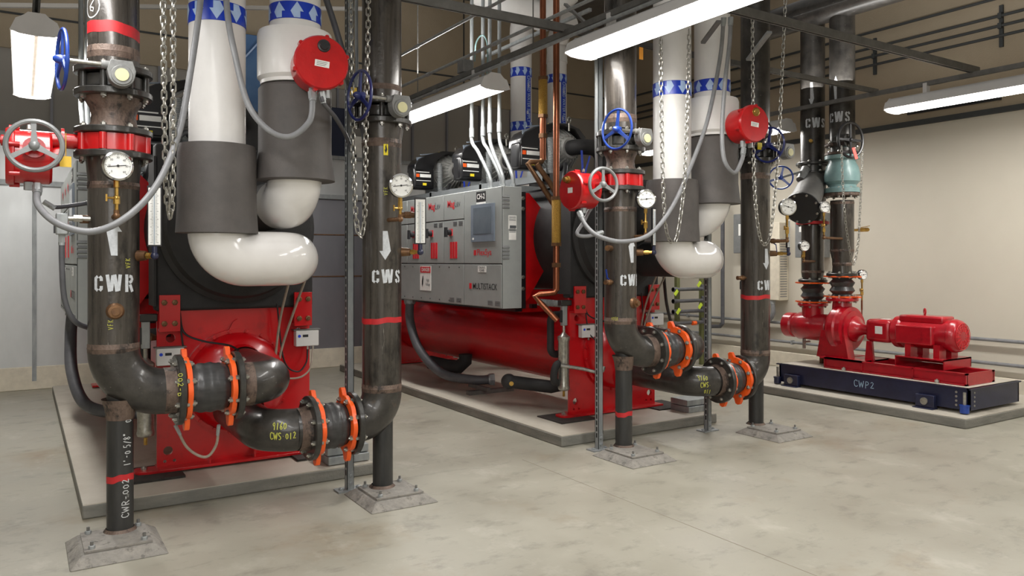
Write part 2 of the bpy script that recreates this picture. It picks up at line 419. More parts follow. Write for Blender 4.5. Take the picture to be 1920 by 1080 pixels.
# ================================================================== SETTING
XR = 9.15; YB = 10.95; ZC = 5.7; XL = -3.6; YF = -2.5
def struct(name, mb, m, **k):
    return solo(name, mb, m, kind='structure', loc=(0, 0, 0), **k)
struct('floor', MB().box((XL, YF, -.1), (XR, YB, 0)), 'floor_concrete')
struct('trim_3', MB().box((3.2, YF, 0.0), (3.206, 4.9, .0008)), 'slot_soft')
struct('ceiling', MB().box((XL, YF, ZC), (XR, YB, ZC+.1)), 'ceiling_dark')
wb = struct('wall_back', MB().box((XL, YB, 0), (XR, YB+.1, 4.03)), 'wall_dark')
part('upper_panels', MB().box((XL, YB-.03, 4.03), (XR, YB+.1, ZC)), 'wall_tan', wb)
j = MB().box((XL, YB-.04, 4.43), (XR, YB-.03, 4.455))
for x in (-3, -1.2, .6, 2.4, 4.2, 6., 7.8): j.box((x, YB-.04, 4.03), (x+.02, YB-.03, ZC))
part('panel_joint', j, 'seam', wb)
rb = MB()
for i in range(22): rb.box((XL+.3+i*.6, YB-.035, 2.9), (XL+.33+i*.6, YB, 4.03))
part('wall_rib', rb, 'sheet_dark', wb)
struct('wall_right', MB().box((XR, YF, 0), (XR+.1, YB, 3.17)).box((XR, YF, 3.17), (XR+.1, YB, ZC)), 'wall_paint')
struct('wall_right_upper', MB().box((XR-.02, YF, 3.2), (XR, YB, ZC)), 'wall_tan').name = 'wall_right_shade_tint'  # thin tan sheet: shade above the light hoods put into the colour
struct('trim_1', MB().box((XR-.05, YF, 3.14), (XR, YB, 3.2)), 'seam')
struct('baseboard_right', MB().box((XR-.04, YF, 0), (XR, YB, .22)), 'wall_base', bevel=.01)
struct('wall_left', MB().box((XL-.1, YF, 0), (XL, YB, ZC)), 'wall_paint')
struct('wall_front', MB().box((XL, YF-.1, 0), (XR, YF, ZC)), 'wall_paint')
# low concrete curb + silver metal cladding in front of the back wall
struct('baseboard_back', MB().box((XL, YB-.32, 0), (5.2, YB-.02, .27)), 'wall_base', bevel=.008)
YS = YB-.30
cl = thing('metal_wall_cladding', 'silver sheet metal enclosure along the far left wall', 'cladding', (1, YS, .27))
part('lower_sheets', MB().box((XL, YS, .27), (1.9, YS+.25, 2.38)), 'sheet_metal', cl, 'bright silver sheets')
part('upper_sheets', MB().box((XL, YS+.02, 2.44), (5.2, YS+.25, 2.95)), 'sheet_metal', cl, 'upper row of silver sheets')
part('grey_sheets', MB().box((1.9, YS+.01, .27), (5.2, YS+.25, 2.38)), 'sheet_dark', cl, 'darker grey sheets')
part('ledge', MB().box((XL, YS-.06, 2.38), (5.2, YS+.2, 2.44)).box((XL, YS-.03, 2.95), (5.2, YS+.2, 3.0)), 'galv', cl)
sm = MB()
for x in (-2.6, -1.25, .11, 1.45, 2.9, 3.25, 4.5): sm.box((x, YS-.022, .1), (x+.045, YS+.02, 2.38))
part('standing_seam', sm, 'galv', cl)
part('horizontal_joint', MB().box((1.9, YS-.004, 1.87), (5.2, YS+.01, 1.885)).box((1.9, YS-.004, 1.28), (5.2, YS+.01, 1.295)), 'bronze', cl)

# ------------------------------------------------------------------ concrete pads
def pad(x0, x1, y0, y1, h, label):
    t = thing('concrete_pad', label, 'equipment pad', ((x0+x1)/2, (y0+y1)/2, 0))
    part('pad_top', MB().box((x0+.004, y0+.004, h-.006), (x1-.004, y1-.004, h)), 'concrete_pad', t)
    part('pad_block', MB().box((x0, y0, 0), (x1, y1, h-.004)), 'concrete_side', t, bevel=.01)
pad(.30, 2.10, 5.12, 10.2, .085, 'low concrete pad under the left red chiller, front left of the room')
pad(3.68, 5.46, 5.05, 10.2, .09, 'low concrete pad under the chiller with the control cabinet')
pad(7.12, 8.95, 3.66, 6.9, .09, 'low concrete pad under the red pump and its navy base')

# ================================================================== PIPE SETS
YP = 4.64; RP = .125
def flange(parent, c, axis, R=.19, t=.036, n=8, ri=.1, m='flange_black', bo='zinc', both=True, name='flange', ph=0):
    f = part(name, MB().lathe([(ri, -t/2), (R*.97, -t/2), (R, -t/2+.005), (R, t/2-.005), (R*.97, t/2), (ri, t/2)], c, axis, 40, closed=True), m, parent)
    bolts(f, c, axis, R*.84, n, t/2, m=bo, ph=ph)
    if both: bolts(f, c, V(axis)*-1, R*.84, n, t/2, m=bo, ph=-ph)
    return f
def handwheel(parent, c, axis, R, m, name='handwheel', spokes=3, rim=.009, rot=0., hubd=.03):
    x, y, z = frame(axis); c = V(c)
    mb = MB().torus(c, axis, R, rim, 40, 8)
    for i in range(spokes):
        a = 2*PI*i/spokes+rot; d = x*math.cos(a)+y*math.sin(a); w = z.cross(d)
        p0 = c+d*.015; p1 = c+d*R; hw0, hw1 = .016, .011
        vs = []
        for p, hw in ((p0, hw0), (c+d*R*.55, hw1*.95), (p1, hw1*1.15)):
            vs += [p-w*hw-z*.005, p+w*hw-z*.005, p+w*hw+z*.005, p-w*hw+z*.005]
        fs = [(0, 3, 2, 1), (8, 9, 10, 11)]
        for k in (0, 4): fs += [(k, k+1, k+5, k+4), (k+1, k+2, k+6, k+5), (k+2, k+3, k+7, k+6), (k+3, k, k+4, k+7)]
        mb.add(vs, fs)
    mb.lathe([(.024, -hubd*.6), (.026, 0), (.018, hubd*.6), (.008, hubd*.8)], c, axis, 16)
    return part(name, mb, m, parent)
def gear_valve(X, label, dark=False, gx=0., wheel_label='blue handwheel', two=True, zoff=0):
    """wafer butterfly valve between two flanges with worm gearbox and blue handwheel"""
    z0, z1 = 2.385+zoff, 2.505+zoff
    t = thing('gear_operated_valve', label, 'valve', (X, YP, z0))
    flange(t, (X, YP, z0), UP, .19, .036, 8, ri=.11); flange(t, (X, YP, z1), UP, .19, .036, 8, ri=.11)
    b = part('valve_body', MB().lathe([(.125, z0+.018), (.15, z0+.03), (.15, z1-.03), (.125, z1-.018)], (X, YP, 0), UP, 32), 'flange_black', t)
    pieces('bolt_lug', [MB().cyl((X+math.cos(a)*.16, YP+math.sin(a)*.16, z0+.018), (X+math.cos(a)*.16, YP+math.sin(a)*.16, z1-.018), .017, 12) for a in [2*PI*(i+.5)/8 for i in range(8)]], 'flange_black', t)
    zc = (z0+z1)/2; g = X+.01+gx
    part('stem_neck', MB().cyl((g, YP-.12, zc), (g, YP-.27, zc), .03, 16), 'flange_black', t)
    poly = [(math.cos(a)*.062, math.sin(a)*.062) for a in [math.radians(k) for k in range(200, 345, 12)]]+[(.066, .02), (.05, .07), (-.05, .07), (-.066, .02)]
    gb = part('gearbox', MB().prism(poly, (g, YP-.22, zc), (1, 0, 0), UP, .07).cyl((g, YP-.29, zc-.005), (g, YP-.296, zc-.005), .05, 24).cyl((g-.03, YP-.255, zc+.045), (g-.09, YP-.255, zc+.045), .022, 12), 'gearbox_grey', t, bevel=.004)
    part('position_dial', MB().cyl((g, YP-.294, zc-.005), (g, YP-.302, zc-.005), .032, 24), 'dial_pale', gb, 'pale yellow round position indicator')
    zw = zc+.045
    XW = X-.25+gx*1.3
    part('shaft', MB().cyl((g-.06, YP-.255, zw), (XW, YP-.255, zw), .011, 12), 'zinc', t)
    handwheel(t, (XW, YP-.255, zw), (-1, -.12, 0), .145, 'navy_wheel' if dark else 'blue_wheel', rot=.4, hubd=.05)
    return t
def drum(parent, c, axis, R, L, m='red_valve'):
    """round gear actuator: drum with bolted cover"""
    z = V(axis).normalized(); c = V(c)
    b = part('actuator_body', MB().lathe([(R*.86, -L/2), (R*.93, -L/2+.012), (R*.93, L/2-.04), (R, L/2-.035), (R, L/2-.012), (R*.95, L/2)], c, axis, 40), m, parent)
    x, y, z = frame(axis)
    for i in range(6):
        a = 2*PI*(i+.3)/6; p = c+(x*math.cos(a)+y*math.sin(a))*R*.99+z*(L/2-.04); part('cover_bolt_boss', MB().cyl(p-z*.02, p+z*.025, .013, 10), m, b)
    return b
def conduit(pts, r, m, label, cat='conduit', name='flexible_conduit', n=10, group=None, fittings=True, sp=8):
    P = spline(pts, sp); t = thing(name, label, cat, P[0], group)
    part('hose', MB().tube(P, r, n), m, t)
    if fittings:
        for e, f in ((0, 1), (-1, -2)):
            d = (P[f]-P[e]).normalized()
            part('fitting', MB().cyl(P[e]-d*.01, P[e]+d*.04, r*1.35, 6).cyl(P[e]+d*.03, P[e]+d*.055, r*1.2, 12), 'galv', t)
    return t
def gauge(c, label, stem_to, R=.072, ang=0., pipe_end=None, tilt=None):
    """dial pressure gauge facing the room, on a brass stem"""
    c = V(c); ax = V(tilt or (-.1, -1, 0)).normalized()
    t = thing('pressure_gauge', label, 'gauge', (c.x, c.y, stem_to))
    cs = part('gauge_case', MB().lathe([(R*.86, -.05), (R, -.045), (R*1.0, 0), (R*.86, 0), (R*.86, -.004)], c, ax, 36), 'gauge_black', t)
    part('bezel', MB().lathe([(R*.9, -.006), (R*1.03, -.006), (R*1.03, .004), (R*.9, .01)], c, ax, 40, closed=True), 'chrome', cs)
    part('dial_face', MB().cyl(c-ax*.004, c+ax*.001, R*.92, 36), 'dial_white', t)
    x, y, z = frame(ax); r_ = V((0, 0, 1)).cross(ax).normalized(); u_ = V((0, 0, 1))
    tk = MB()
    for i in range(31):
        a = math.radians(225-270*i/30); d = r_*math.cos(a)+u_*math.sin(a); l = .12 if i % 5 == 0 else .06
        tk.bar(c+d*R*(.84-l)+ax*.002, c+d*R*.84+ax*.002, .0016 if i % 5 else .0026, .0008, ax)
    for i in range(0, 31, 5):
        a = math.radians(225-270*i/30); d = r_*math.cos(a)+u_*math.sin(a)
        s = text_poly(str(i*(2 if R > .06 else 5)), R*.2); k = flat(s, c+d*R*.58, r_, u_, .003); tk.add(k.v, k.f)
    part('dial_marks', tk, 'print_black', t)
    a = math.radians(8+ang); d = r_*math.cos(a)+u_*math.sin(a)
    part('needle', MB().bar(c-d*R*.7+ax*.004, c+d*R*.55+ax*.004, .0035, .001, ax).cyl(c+ax*.001, c+ax*.006, .006, 12), 'print_black', t)
    b0 = c-ax*.022
    st = part('stem', MB().cyl(b0-V((0, 0, R)), (b0.x, b0.y, stem_to), .009, 10).cyl(b0-V((0, 0, R)), b0-V((0, 0, R+.035)), .014, 6).cyl((b0.x, b0.y, stem_to+.06), (b0.x, b0.y, stem_to+.1), .016, 6), 'brass', t)
    zt = (c.z-R+stem_to)/2
    part('valve_tee_handle', MB().cyl((b0.x, b0.y, zt), (b0.x-.045, b0.y-.01, zt), .006, 8).bar((b0.x-.047, b0.y-.01, zt-.018), (b0.x-.047, b0.y-.01, zt+.018), .01, .008, (1, 0, 0)).sphere((b0.x, b0.y, zt), .016), 'brass', t)
    if pipe_end:
        e = V(pipe_end); pts = arc((b0.x, b0.y, stem_to), UP, (0, 0, -1), .0)[:1]
        part('elbow_fitting', MB().tube([(b0.x, b0.y, stem_to+.03), (b0.x, b0.y, stem_to+.008), (b0.x*.85+e.x*.15, b0.y*.85+e.y*.15, stem_to), (e.x, e.y, stem_to)], .014, 12).sphere((b0.x, b0.y, stem_to), .018), 'bronze', t)
    return t
def thermometer(c, label, z0, z1, frm, ax=(-.35, -1, 0), w=.064):
    """flat industrial glass thermometer on a brass arm"""
    c = V(c); ax = V(ax).normalized(); r_ = V((0, 0, 1)).cross(ax).normalized()
    t = thing('industrial_thermometer', label, 'thermometer', (c.x, c.y, z0-.05))
    h = z1-z0; p = V((c.x, c.y, z0+h/2))
    def slab(hw, z_0, z_1, d0, d1):
        mb = MB(); vs = []
        for d in (d0, d1):
            for a, b in ((-hw, z_0), (hw, z_0), (hw, z_1), (-hw, z_1)): vs.append(V((c.x, c.y, b))+r_*a+ax*d)
        return mb.add(vs, [(3, 2, 1, 0), (4, 5, 6, 7), (0, 1, 5, 4), (1, 2, 6, 5), (2, 3, 7, 6), (3, 0, 4, 7)])
    cs = part('thermometer_case', slab(w/2+.005, z0, z1, -.012, .004), 'gauge_black', t, bevel=.002)
    part('scale_plate', slab(w/2-.002, z0+.008, z1-.012, .004, .006), 'dial_white', cs)
    part('glass_column', MB().cyl(V((c.x, c.y, z0+.01))+ax*.008, V((c.x, c.y, z1-.03))+ax*.008, .0035, 8), 'glass_tube', t)
    tk = MB()
    for i in range(34):
        z = z0+.02+(h-.05)*i/33; l = .013 if i % 5 == 0 else .007
        for sgn in (-1, 1): tk.bar(V((c.x, c.y, z))+r_*sgn*.007+ax*.0065, V((c.x, c.y, z))+r_*sgn*(.007+l)+ax*.0065, .0018, .0006, ax)
    part('scale_marks', tk, 'print_black', t)
    part('socket', MB().cyl((c.x, c.y, z0), (c.x, c.y, z0-.05), .014, 12).sphere((c.x, c.y, z0-.05), .021), 'navy', t, 'dark blue swivel socket')
    f = V(frm); e = V((c.x, c.y, z0-.05)); d = (f-e)
    part('thermowell', MB().cyl(e, e+d*.55, .013, 6).cyl(e+d*.25, e+d*.45, .018, 6), 'brass', t)
    part('well_boss', MB().cyl(e+d*.5, f, .024, 16, .03), 'bronze', t)
    return t
def chain(A, Bm, Cc, r, label, L=.03, wire=.0036, cat='chain', m='zinc', name='hanging_chain'):
    """loop of links: down from A to low point B and up to C"""
    P = spline(list(A)+[Bm]+list(Cc), 24)
    d = [0]
    for i in range(1, len(P)): d.append(d[-1]+(P[i]-P[i-1]).length)
    mb = MB(); n = int(d[-1]/L); k = 0
    for i in range(n+1):
        s = i*d[-1]/n
        while k < len(d)-2 and d[k+1] < s: k += 1
        f = (s-d[k])/max(1e-6, d[k+1]-d[k]); p = P[k].lerp(P[k+1], f); tg = (P[k+1]-P[k]).normalized()
        x, y, z = frame(tg); q = x if i % 2 else y
        if abs(tg.z) > .99: q = V((1, -.5, 0)).normalized() if i % 2 else V((.5, 1, 0)).normalized()
        pts = []
        hl = L*.68; hw = L*.33
        for j in range(10):
            a = 2*PI*j/10; ca, sa = math.cos(a), math.sin(a)
            pts.append(p+tg*(hl-hw)*(1 if ca > 0 else -1)*(1 if abs(ca) > .2 else 0)+tg*ca*hw+q*sa*hw)
        mb.tube(pts, wire, 5, closed=True)
    return solo(name, mb, m, label, cat)
def paint_band(parent, X, Y, R, z, h, label='red painted band', tilt=0.):
    n = 40; vs = []; fs = []
    for i in range(n):
        a = 2*PI*i/n; w = math.sin(a*3)*.004+math.sin(a*7+1)*.002
        o = tilt*math.cos(a)
        for k in (0, 1): vs.append((X+math.cos(a)*(R+.001), Y+math.sin(a)*(R+.001), z+o+w*(1-k)*1.2+k*(h+w)))
    for i in range(n): fs.append((2*i, 2*((i+1)%n), 2*((i+1)%n)+1, 2*i+1))
    return part('paint_band', MB().add(vs, fs), 'red_paint', parent, label)
def weld(parent, c, axis, R, w=.03):
    return part('weld_seam', MB().lathe([(R*.99, -w), (R*1.012, -w*.8), (R*1.012, -w*.2), (R*1.03, 0), (R*1.012, w*.2), (R*1.012, w*.8), (R*.99, w)], c, axis, 36, cap=False), 'rust', parent, 'rusty brown weld band')
def ball_valve(p, d, label, blade=(0, 0, 1), hm='blue_wheel', s=1., body='bronze', parent=None):
    p, d = V(p), V(d).normalized(); b = V(blade).normalized()
    t = thing('ball_valve', label, 'valve', p)
    part('valve_body', MB().lathe([(.012*s, 0), (.012*s, .02*s), (.02*s, .025*s), (.024*s, .045*s), (.02*s, .065*s), (.014*s, .07*s), (.018*s, .075*s), (.018*s, .1*s)], p, d, 12), body, t)
    c = p+d*.045*s
    part('lever', MB().bar(c+b*.02*s, c+b*.035*s+d*.02*s, .012*s, .006*s, d).bar(c+b*.03*s+d*.02*s, c+b*.1*s+d*.02*s, .012*s, .005*s, d), hm, t, 'coloured lever handle')
    return t

def base_block(X, Y, which):
    t = thing('pipe_support_base', which, 'base plate', (X, Y, 0))
    part('grout_block', MB().frustum((X, Y), .225, .24, 0, .048, .165, .175), 'grout', t, bevel=.008)
    part('steel_plate', MB().box((X-.155, Y-.16, .05), (X+.155, Y+.16, .06)), 'grout', t)
    for a, b in ((-1, -1), (1, -1), (1, 1), (-1, 1)):
        bolt(t, (X+a*.12, Y+b*.125, .06), UP, .014, .018, 'galv', name='anchor_bolt')
        part('anchor_rod', MB().cyl((X+a*.12, Y+b*.125, .06), (X+a*.12, Y+b*.125, .095), .008, 8), 'galv_dark', t)

def pipe_set(k, dx, X1, X2, L):
    """one chiller's condenser-water piping. X1: return riser, X2: supply riser."""
    # ---------------- return riser (CWR)
    zr = .785; R1 = .245; XA = X1+.34; XN = X1+.865
    t = thing('condenser_return_pipe', L['cwr'], 'pipe', (X1, YP, 0))
    zt = 5.2
    up = MB().cyl((X1, YP, 2.523), (X1, YP, zt), RP, 40)
    v1 = part('upper_pipe', up, 'steel', t)
    part('reducer_neck', MB().lathe([(.14, 2.16), (.13, 2.2), (.112, 2.235), (.108, 2.275), (.115, 2.31), (.135, 2.345), (.14, 2.367)], (X1, YP, 0), UP, 36), 'rust', t)
    lo = MB().lathe([(.135, 2.05), (.13, 1.98), (RP, 1.93), (RP, zr+R1)], (X1, YP, 0), UP, 40)
    part('lower_pipe', lo, 'steel', t)
    weld(t, (X1, YP, 2.6), UP, RP, .035); weld(t, (X1, YP, zr+R1+.01), UP, RP, .028); weld(t, (X1, YP, 1.9), UP, RP, .02)
    el = MB().tube([V((X1, YP, zr+R1+.01))]+arc((X1+R1, YP, zr+R1), (-1, 0, 0), (0, 0, -1), R1, 0, PI/2, 12)+[V((XA-.03, YP, zr))], RP*1.01, 36)
    e1 = part('elbow', el, 'steel_dark', t)
    part('weld_neck', MB().lathe([(RP*.98, -.03), (RP*1.02, -.02), (RP*1.02, .02), (RP*1.08, .045)], (XA-.075, YP, zr), (1, 0, 0), 36), 'rust', t, 'rusty brown weld neck')
    f1 = flange(t, (XA-.02, YP, zr), (1, 0, 0), .195, .036, 8)
    # second elbow into the chiller
    XB = XN-.2
    el2 = MB().tube([V((XB-.005, YP, zr))]+arc((XB, YP+.2, zr), (0, -1, 0), (1, 0, 0), .2, 0, PI/2, 12)+[V((XN, 5.58, zr))], RP, 36)
    part('chiller_elbow', el2, 'steel_dark', t)
    part('rust_patch', MB().lathe([(RP*1.008, 0), (RP*1.012, .01), (RP*1.012, .06), (RP*1.004, .075)], (XB-.02, YP, zr), (1, 0, 0), 36, cap=False), 'rust', t)
    f2 = flange(t, (XB-.035, YP, zr), (1, 0, 0), .195, .036, 8)
    # support post
    XP = X1+.03
    po = MB().cyl((XP, YP-.005, .06), (XP, YP-.005, zr+.03), .066, 28)
    ps = part('support_post', po, 'steel_post', t)
    part('saddle_weld', MB().lathe([(.068, -.09), (.076, -.03), (.092, .02)], (XP, YP-.005, zr-.04), UP, 28, cap=False), 'rust', t)
    part('base_weld', MB().lathe([(.082, 0), (.07, .015)], (XP, YP-.005, .06), UP, 24, cap=False), 'rust', t)
    paint_band(ps, XP, YP-.005, .066, L['band'], .035, 'red painted stripe', .006)
    if not k: paint_band(v1, X1, YP, RP, 2.69, .06, 'red painted band', -.01)
    # stencil
    fa = facing(X1, YP)
    wr = wrap(stencil('CWR', .092, .205), (X1, YP), L['cwrz'], RP, fa+L['cwra'])
    part('stencil_lettering', wr, 'stencil_white', t, 'white stencilled letters CWR')
    bars = MB()
    part('flow_arrow', wrap(poly_shape(ARROW_UP, 2), (X1, YP), L['cwraz'], RP, fa+L['cwra']), 'stencil_white', t, 'white stencilled arrow pointing up')
    # plug and side bosses
    pa = fa+L['plug']; dr = V((math.cos(pa), math.sin(pa), 0)); p = V((X1, YP, L['plugz']))+dr*(RP-.005)
    part('threaded_plug', MB().lathe([(.045, 0), (.04, .012), (.034, .018), (.034, .035), (.02, .036), (.02, .055)], p, dr, 14), 'bronze', t)
    for s, a, z in ((1, -.1, 1.32), (0, .3, 2.9)):
        pass
    # ---------------- flexible connector return
    xr1, xr2 = XA+.012, XB-.067
    fc(xr1, xr2, zr, L['fc1'])
    # ---------------- supply riser (CWS)
    zs = .485; R2 = .18
    t2 = thing('condenser_supply_pipe', L['cws'], 'pipe', (X2, YP, 0))
    XE = X2-R2
    v2 = part('upper_pipe', MB().cyl((X2, YP, 2.523), (X2, YP, zt), RP, 40), 'steel_dark' if k else 'steel', t2)
    part('lower_pipe', MB().lathe([(.138, 2.367), (.135, 2.33), (RP, 2.27), (RP, zs+R2)], (X2, YP, 0), UP, 40), 'steel', t2)
    weld(t2, (X2, YP, 2.25), UP, RP, .03); weld(t2, (X2, YP, zs+R2+.03), UP, RP, .028); weld(t2, (X2, YP, 2.6), UP, RP, .02)
    el = MB().tube([V((X2, YP, zs+R2+.03))]+arc((X2-R2, YP, zs+R2), (1, 0, 0), (0, 0, -1), R2, 0, PI/2, 12)+[V((XE-.01, YP, zs))], RP*1.01, 36)
    part('elbow', el, 'steel_dark', t2)
    flange(t2, (XE-.02, YP, zs), (1, 0, 0), .195, .036, 8)
    XM = X2-.53; XN2 = X2-.73
    el4 = MB().tube([V((XM+.06, YP, zs)), V((XM, YP, zs))]+arc((XN2+.2, YP+.2, zs), (0, -1, 0), (-1, 0, 0), .2, 0, PI/2, 12)+[V((XN2, 5.58, zs))], RP*1.01, 36)
    part('chiller_elbow', el4, 'steel_dark', t2)
    part('weld_neck', MB().lathe([(RP*1.02, -.04), (RP*1.03, 0), (RP*1.1, .03)], (XM+.02, YP, zs), (1, 0, 0), 36, cap=False), 'rust', t2)
    flange(t2, (XM+.06, YP, zs), (1, 0, 0), .195, .036, 8)
    part('support_post', MB().cyl((X2+.005, YP-.005, .06), (X2+.005, YP-.005, zs+.05), .064, 28), 'steel_post', t2)
    part('base_weld', MB().lathe([(.084, 0), (.068, .015)], (X2, YP-.005, .06), UP, 24, cap=False), 'rust', t2)
    fb = facing(X2, YP)
    part('stencil_lettering', wrap(stencil('CWS', .09, .2), (X2, YP), L['cwsz'], RP, fb+L['cwsa']), 'stencil_white', t2, 'white stencilled letters CWS')
    part('flow_arrow', wrap(poly_shape([(a, -b) for a, b in reversed(ARROW_UP)], 2), (X2, YP), L['cwsaz'], RP, fb+L['cwsaa']), 'stencil_white', t2, 'white stencilled arrow pointing down')
    paint_band(t2, X2, YP, RP, L['cwsband'], .035, 'red painted band', .004)
    # hand written crayon marks on the lower elbow
    bv = el4.bvh(); d = V((-.42, -.91, 0)).normalized(); rt = V((0, 0, 1)).cross(-d*-1)
    rt = V((-d.y, d.x, 0))*1
    n = V(L['wn']).normalized(); rt = V((0, 0, 1)).cross(n).normalized()
    for i, (s, w) in enumerate(L['crayon']):
        dd = decal(hand(s, .042, w, .0055), V(L['wp'])-V((0, 0, .056*i))+rt*(.02*i), rt, (0, 0, 1), bv)
        if dd.f: part('crayon_writing', dd, 'crayon_yellow', t2, 'yellow handwritten mark')
    fc(XM+.09, XE-.055, zs, L['fc2'])
    return t, t2, lo, po

def fc(x0, x1, z, label):
    """rubber expansion joint between two orange control-rod rings"""
    t = thing('rubber_expansion_joint', label, 'pipe joint', (x0, YP, z-.2))
    n = 14; prof = []
    Lx = x1-x0
    for i in range(n+1):
        f = i/n; r = .118+.022*math.sin(PI*f)**.6+.003*math.sin(f*PI*8)
        prof.append((r, .012+(Lx-.024)*f))
    part('rubber_sleeve', MB().lathe(prof, (x0, YP, z), (1, 0, 0), 40), 'rubber', t)
    for s, x in ((0, x0+.006), (1, x1-.006)):
        poly = []; m = 64
        for i in range(m):
            a = 2*PI*i/m; r = .174+.004*math.cos(a*8)
            for c0 in (PI/2-.3, -PI/2-.12):
                dl = abs((a-c0+PI) % (2*PI)-PI)
                if dl < .19: r = .174+.056*(math.cos(dl/.19*PI/2)**.3)
            poly.append((math.cos(a)*r, math.sin(a)*r))
        mb = MB(); vs = []; fs = []; th = .014
        for px, off in ((poly, -th), (poly, th)):
            for a, b in px: vs.append((x+off, YP+a, z+b))
        for off in (-th, th):
            for i in range(m):
                a = 2*PI*i/m; vs.append((x+off, YP+math.cos(a)*.125, z+math.sin(a)*.125))
        for i in range(m):
            j = (i+1) % m
            fs += [(i, j, m+j, m+i), (2*m+i, 3*m+i, 3*m+j, 2*m+j), (i, 2*m+i, 2*m+j, j), (m+i, m+j, 3*m+j, 3*m+i)]
        mb.add(vs, fs)
        rg = part('control_ring', mb, 'orange', t, 'orange painted steel ring with two lugs', bevel=.002)
        sg = -1 if s else 1
        bolts(rg, (x, YP, z), (sg, 0, 0), .157, 8, .011, .014, .02)

# labels etc per set
LA = dict(cwr='black steel riser lettered CWR, the pipe nearest the camera at far left', cws='black steel riser lettered CWS between the white pipes and the control cabinet',
    band=.33, cwrz=1.385, cwra=.02, cwraz=1.62, plug=0.05, plugz=1.24, cwsz=1.405, cwsa=.3, cwsaz=1.6, cwsaa=.17, cwsband=1.11,
    wn=(-.5, -1, 0), wp=(1.27, YP-.1, .535), crayon=[('9160', .085), ('CWS.012', .15)],
    fc1='black rubber joint with two orange rings, leftmost and upper of the four', fc2='black rubber joint with two orange rings beside elbow marked CWS-012')
LB = dict(cwr='black steel riser with blue valve wheel right of the control cabinet', cws='black steel riser with red stripe, right of the far white pipes',
    band=.30, cwrz=1.355, cwra=.8, cwraz=1.58, plug=.95, plugz=1.18, cwsz=1.29, cwsa=.95, cwsaz=1.52, cwsaa=.82, cwsband=1.17,
    wn=(-.6, -1, 0), wp=(4.76, YP-.1, .53), crayon=[('9160', .085), ('CWS.', .09), ('011', .06)],
    fc1='black rubber joint with orange rings, upper one in front of the right chiller', fc2='black rubber joint with orange rings beside elbow marked CWS-011')
X1, X2, X3, X4 = .42, 1.955, 3.945, 5.50
t1, t2, lo1, po1 = pipe_set(0, 0, X1, X2, LA)
t3, t4, lo3, po3 = pipe_set(1, 3.53, X3, X4, LB)
base_block(X1+.0, 4.53, 'grey grouted base under the leftmost riser, nearest the camera')
base_block(X2+.02, 4.55, 'grey grouted base under the CWS riser left of the control cabinet')
base_block(X3-.0, 4.48, 'rough grey grouted base in front of the right chiller')
base_block(X4+.0, 4.44, 'grey grouted base under the riser at right centre, far right of four')
# chalk text up the left post
bp1 = po1.bvh(); n = V((-.1, -1, 0)).normalized(); rt = V((0, 0, 1)).cross(n)
for s, z, w, off in (('CWR-002', .24, .21, .02), ('1\'-0 5/8"', .50, .18, .028), ('09511200', .72, .16, .03)):
    dd = decal(hand(s, .034, w, .0045), V((X1+.03+off, YP-.05, z)), (0, 0, 1), -rt, bp1)
    part('chalk_writing', dd, 'chalk', t1, 'white handwriting running up the post')
# yellow crayon on risers
for tt, X, a, z, s in ((t1, X1, .55, 1.49, 'VFK'), (t1, X1, -.12, 1.17, 'VFK'), (t2, X2, .2, 1.94, 'VFK'), (t3, X3, -.35, 1.06, 'VTEK')):
    sh = hand(s, .026, .055, .0028); sh = ([V((-v.y, v.x, 0)) for v in sh[0]], sh[1]) if s == 'VFK' else sh
    part('crayon_writing', wrap(sh, (X, YP), z, RP, facing(X, YP)+a), 'crayon_yellow', tt, 'yellow crayon scribble')
sh = hand('002-B', .03, .13, .004); sh = ([V((v.y, -v.x, 0)) for v in sh[0]], sh[1])
part('crayon_writing', flat(sh, (X1+.302, YP-.19, .84), (1, -.0, 0), UP, .002), 'crayon_yellow', t1)
# yellow arrow sticker on CWS riser
part('arrow_sticker', wrap(poly_shape([(-.014, -.035), (.014, -.035), (.014, .035), (-.014, .035)], 2), (X2, YP), 2.2, RP, facing(X2, YP)+.2), 'tag_yellow', t2, 'yellow sticker with black arrow')
part('sticker_arrow', wrap(poly_shape([(-.003, .025), (.003, .025), (.003, -.0), (.009, -.0), (0, -.024), (-.009, 0), (-.003, 0)][::-1], 1), (X2, YP), 2.2, RP, facing(X2, YP)+.2, .003), 'print_black', t2)

mk_ = strokes([[(.05*math.cos(2*PI*i/16), .04+.06*math.sin(2*PI*i/16)) for i in range(17)], [(.015, .07), (-.012, .04), (-.01, .02), (.01, .012), (.014, .03), (-.006, .036)]], .006, .08)
part('chalk_mark', wrap(mk_, (X1, YP), 2.83, RP, facing(X1, YP)-.95), 'chalk', t1, 'white circled mark near the top')
# valves
gear_valve(X1, 'black flanged butterfly valve with blue handwheel on the leftmost riser')
gear_valve(X2, 'black butterfly valve with navy handwheel on the CWS riser by the cabinet', dark=True)
gear_valve(X3, 'black butterfly valve with bright blue handwheel above the red drum valve', zoff=-.02)
gear_valve(X4, 'black butterfly valve with dark navy handwheel, riser right of far white pipes', dark=True, gx=.09)

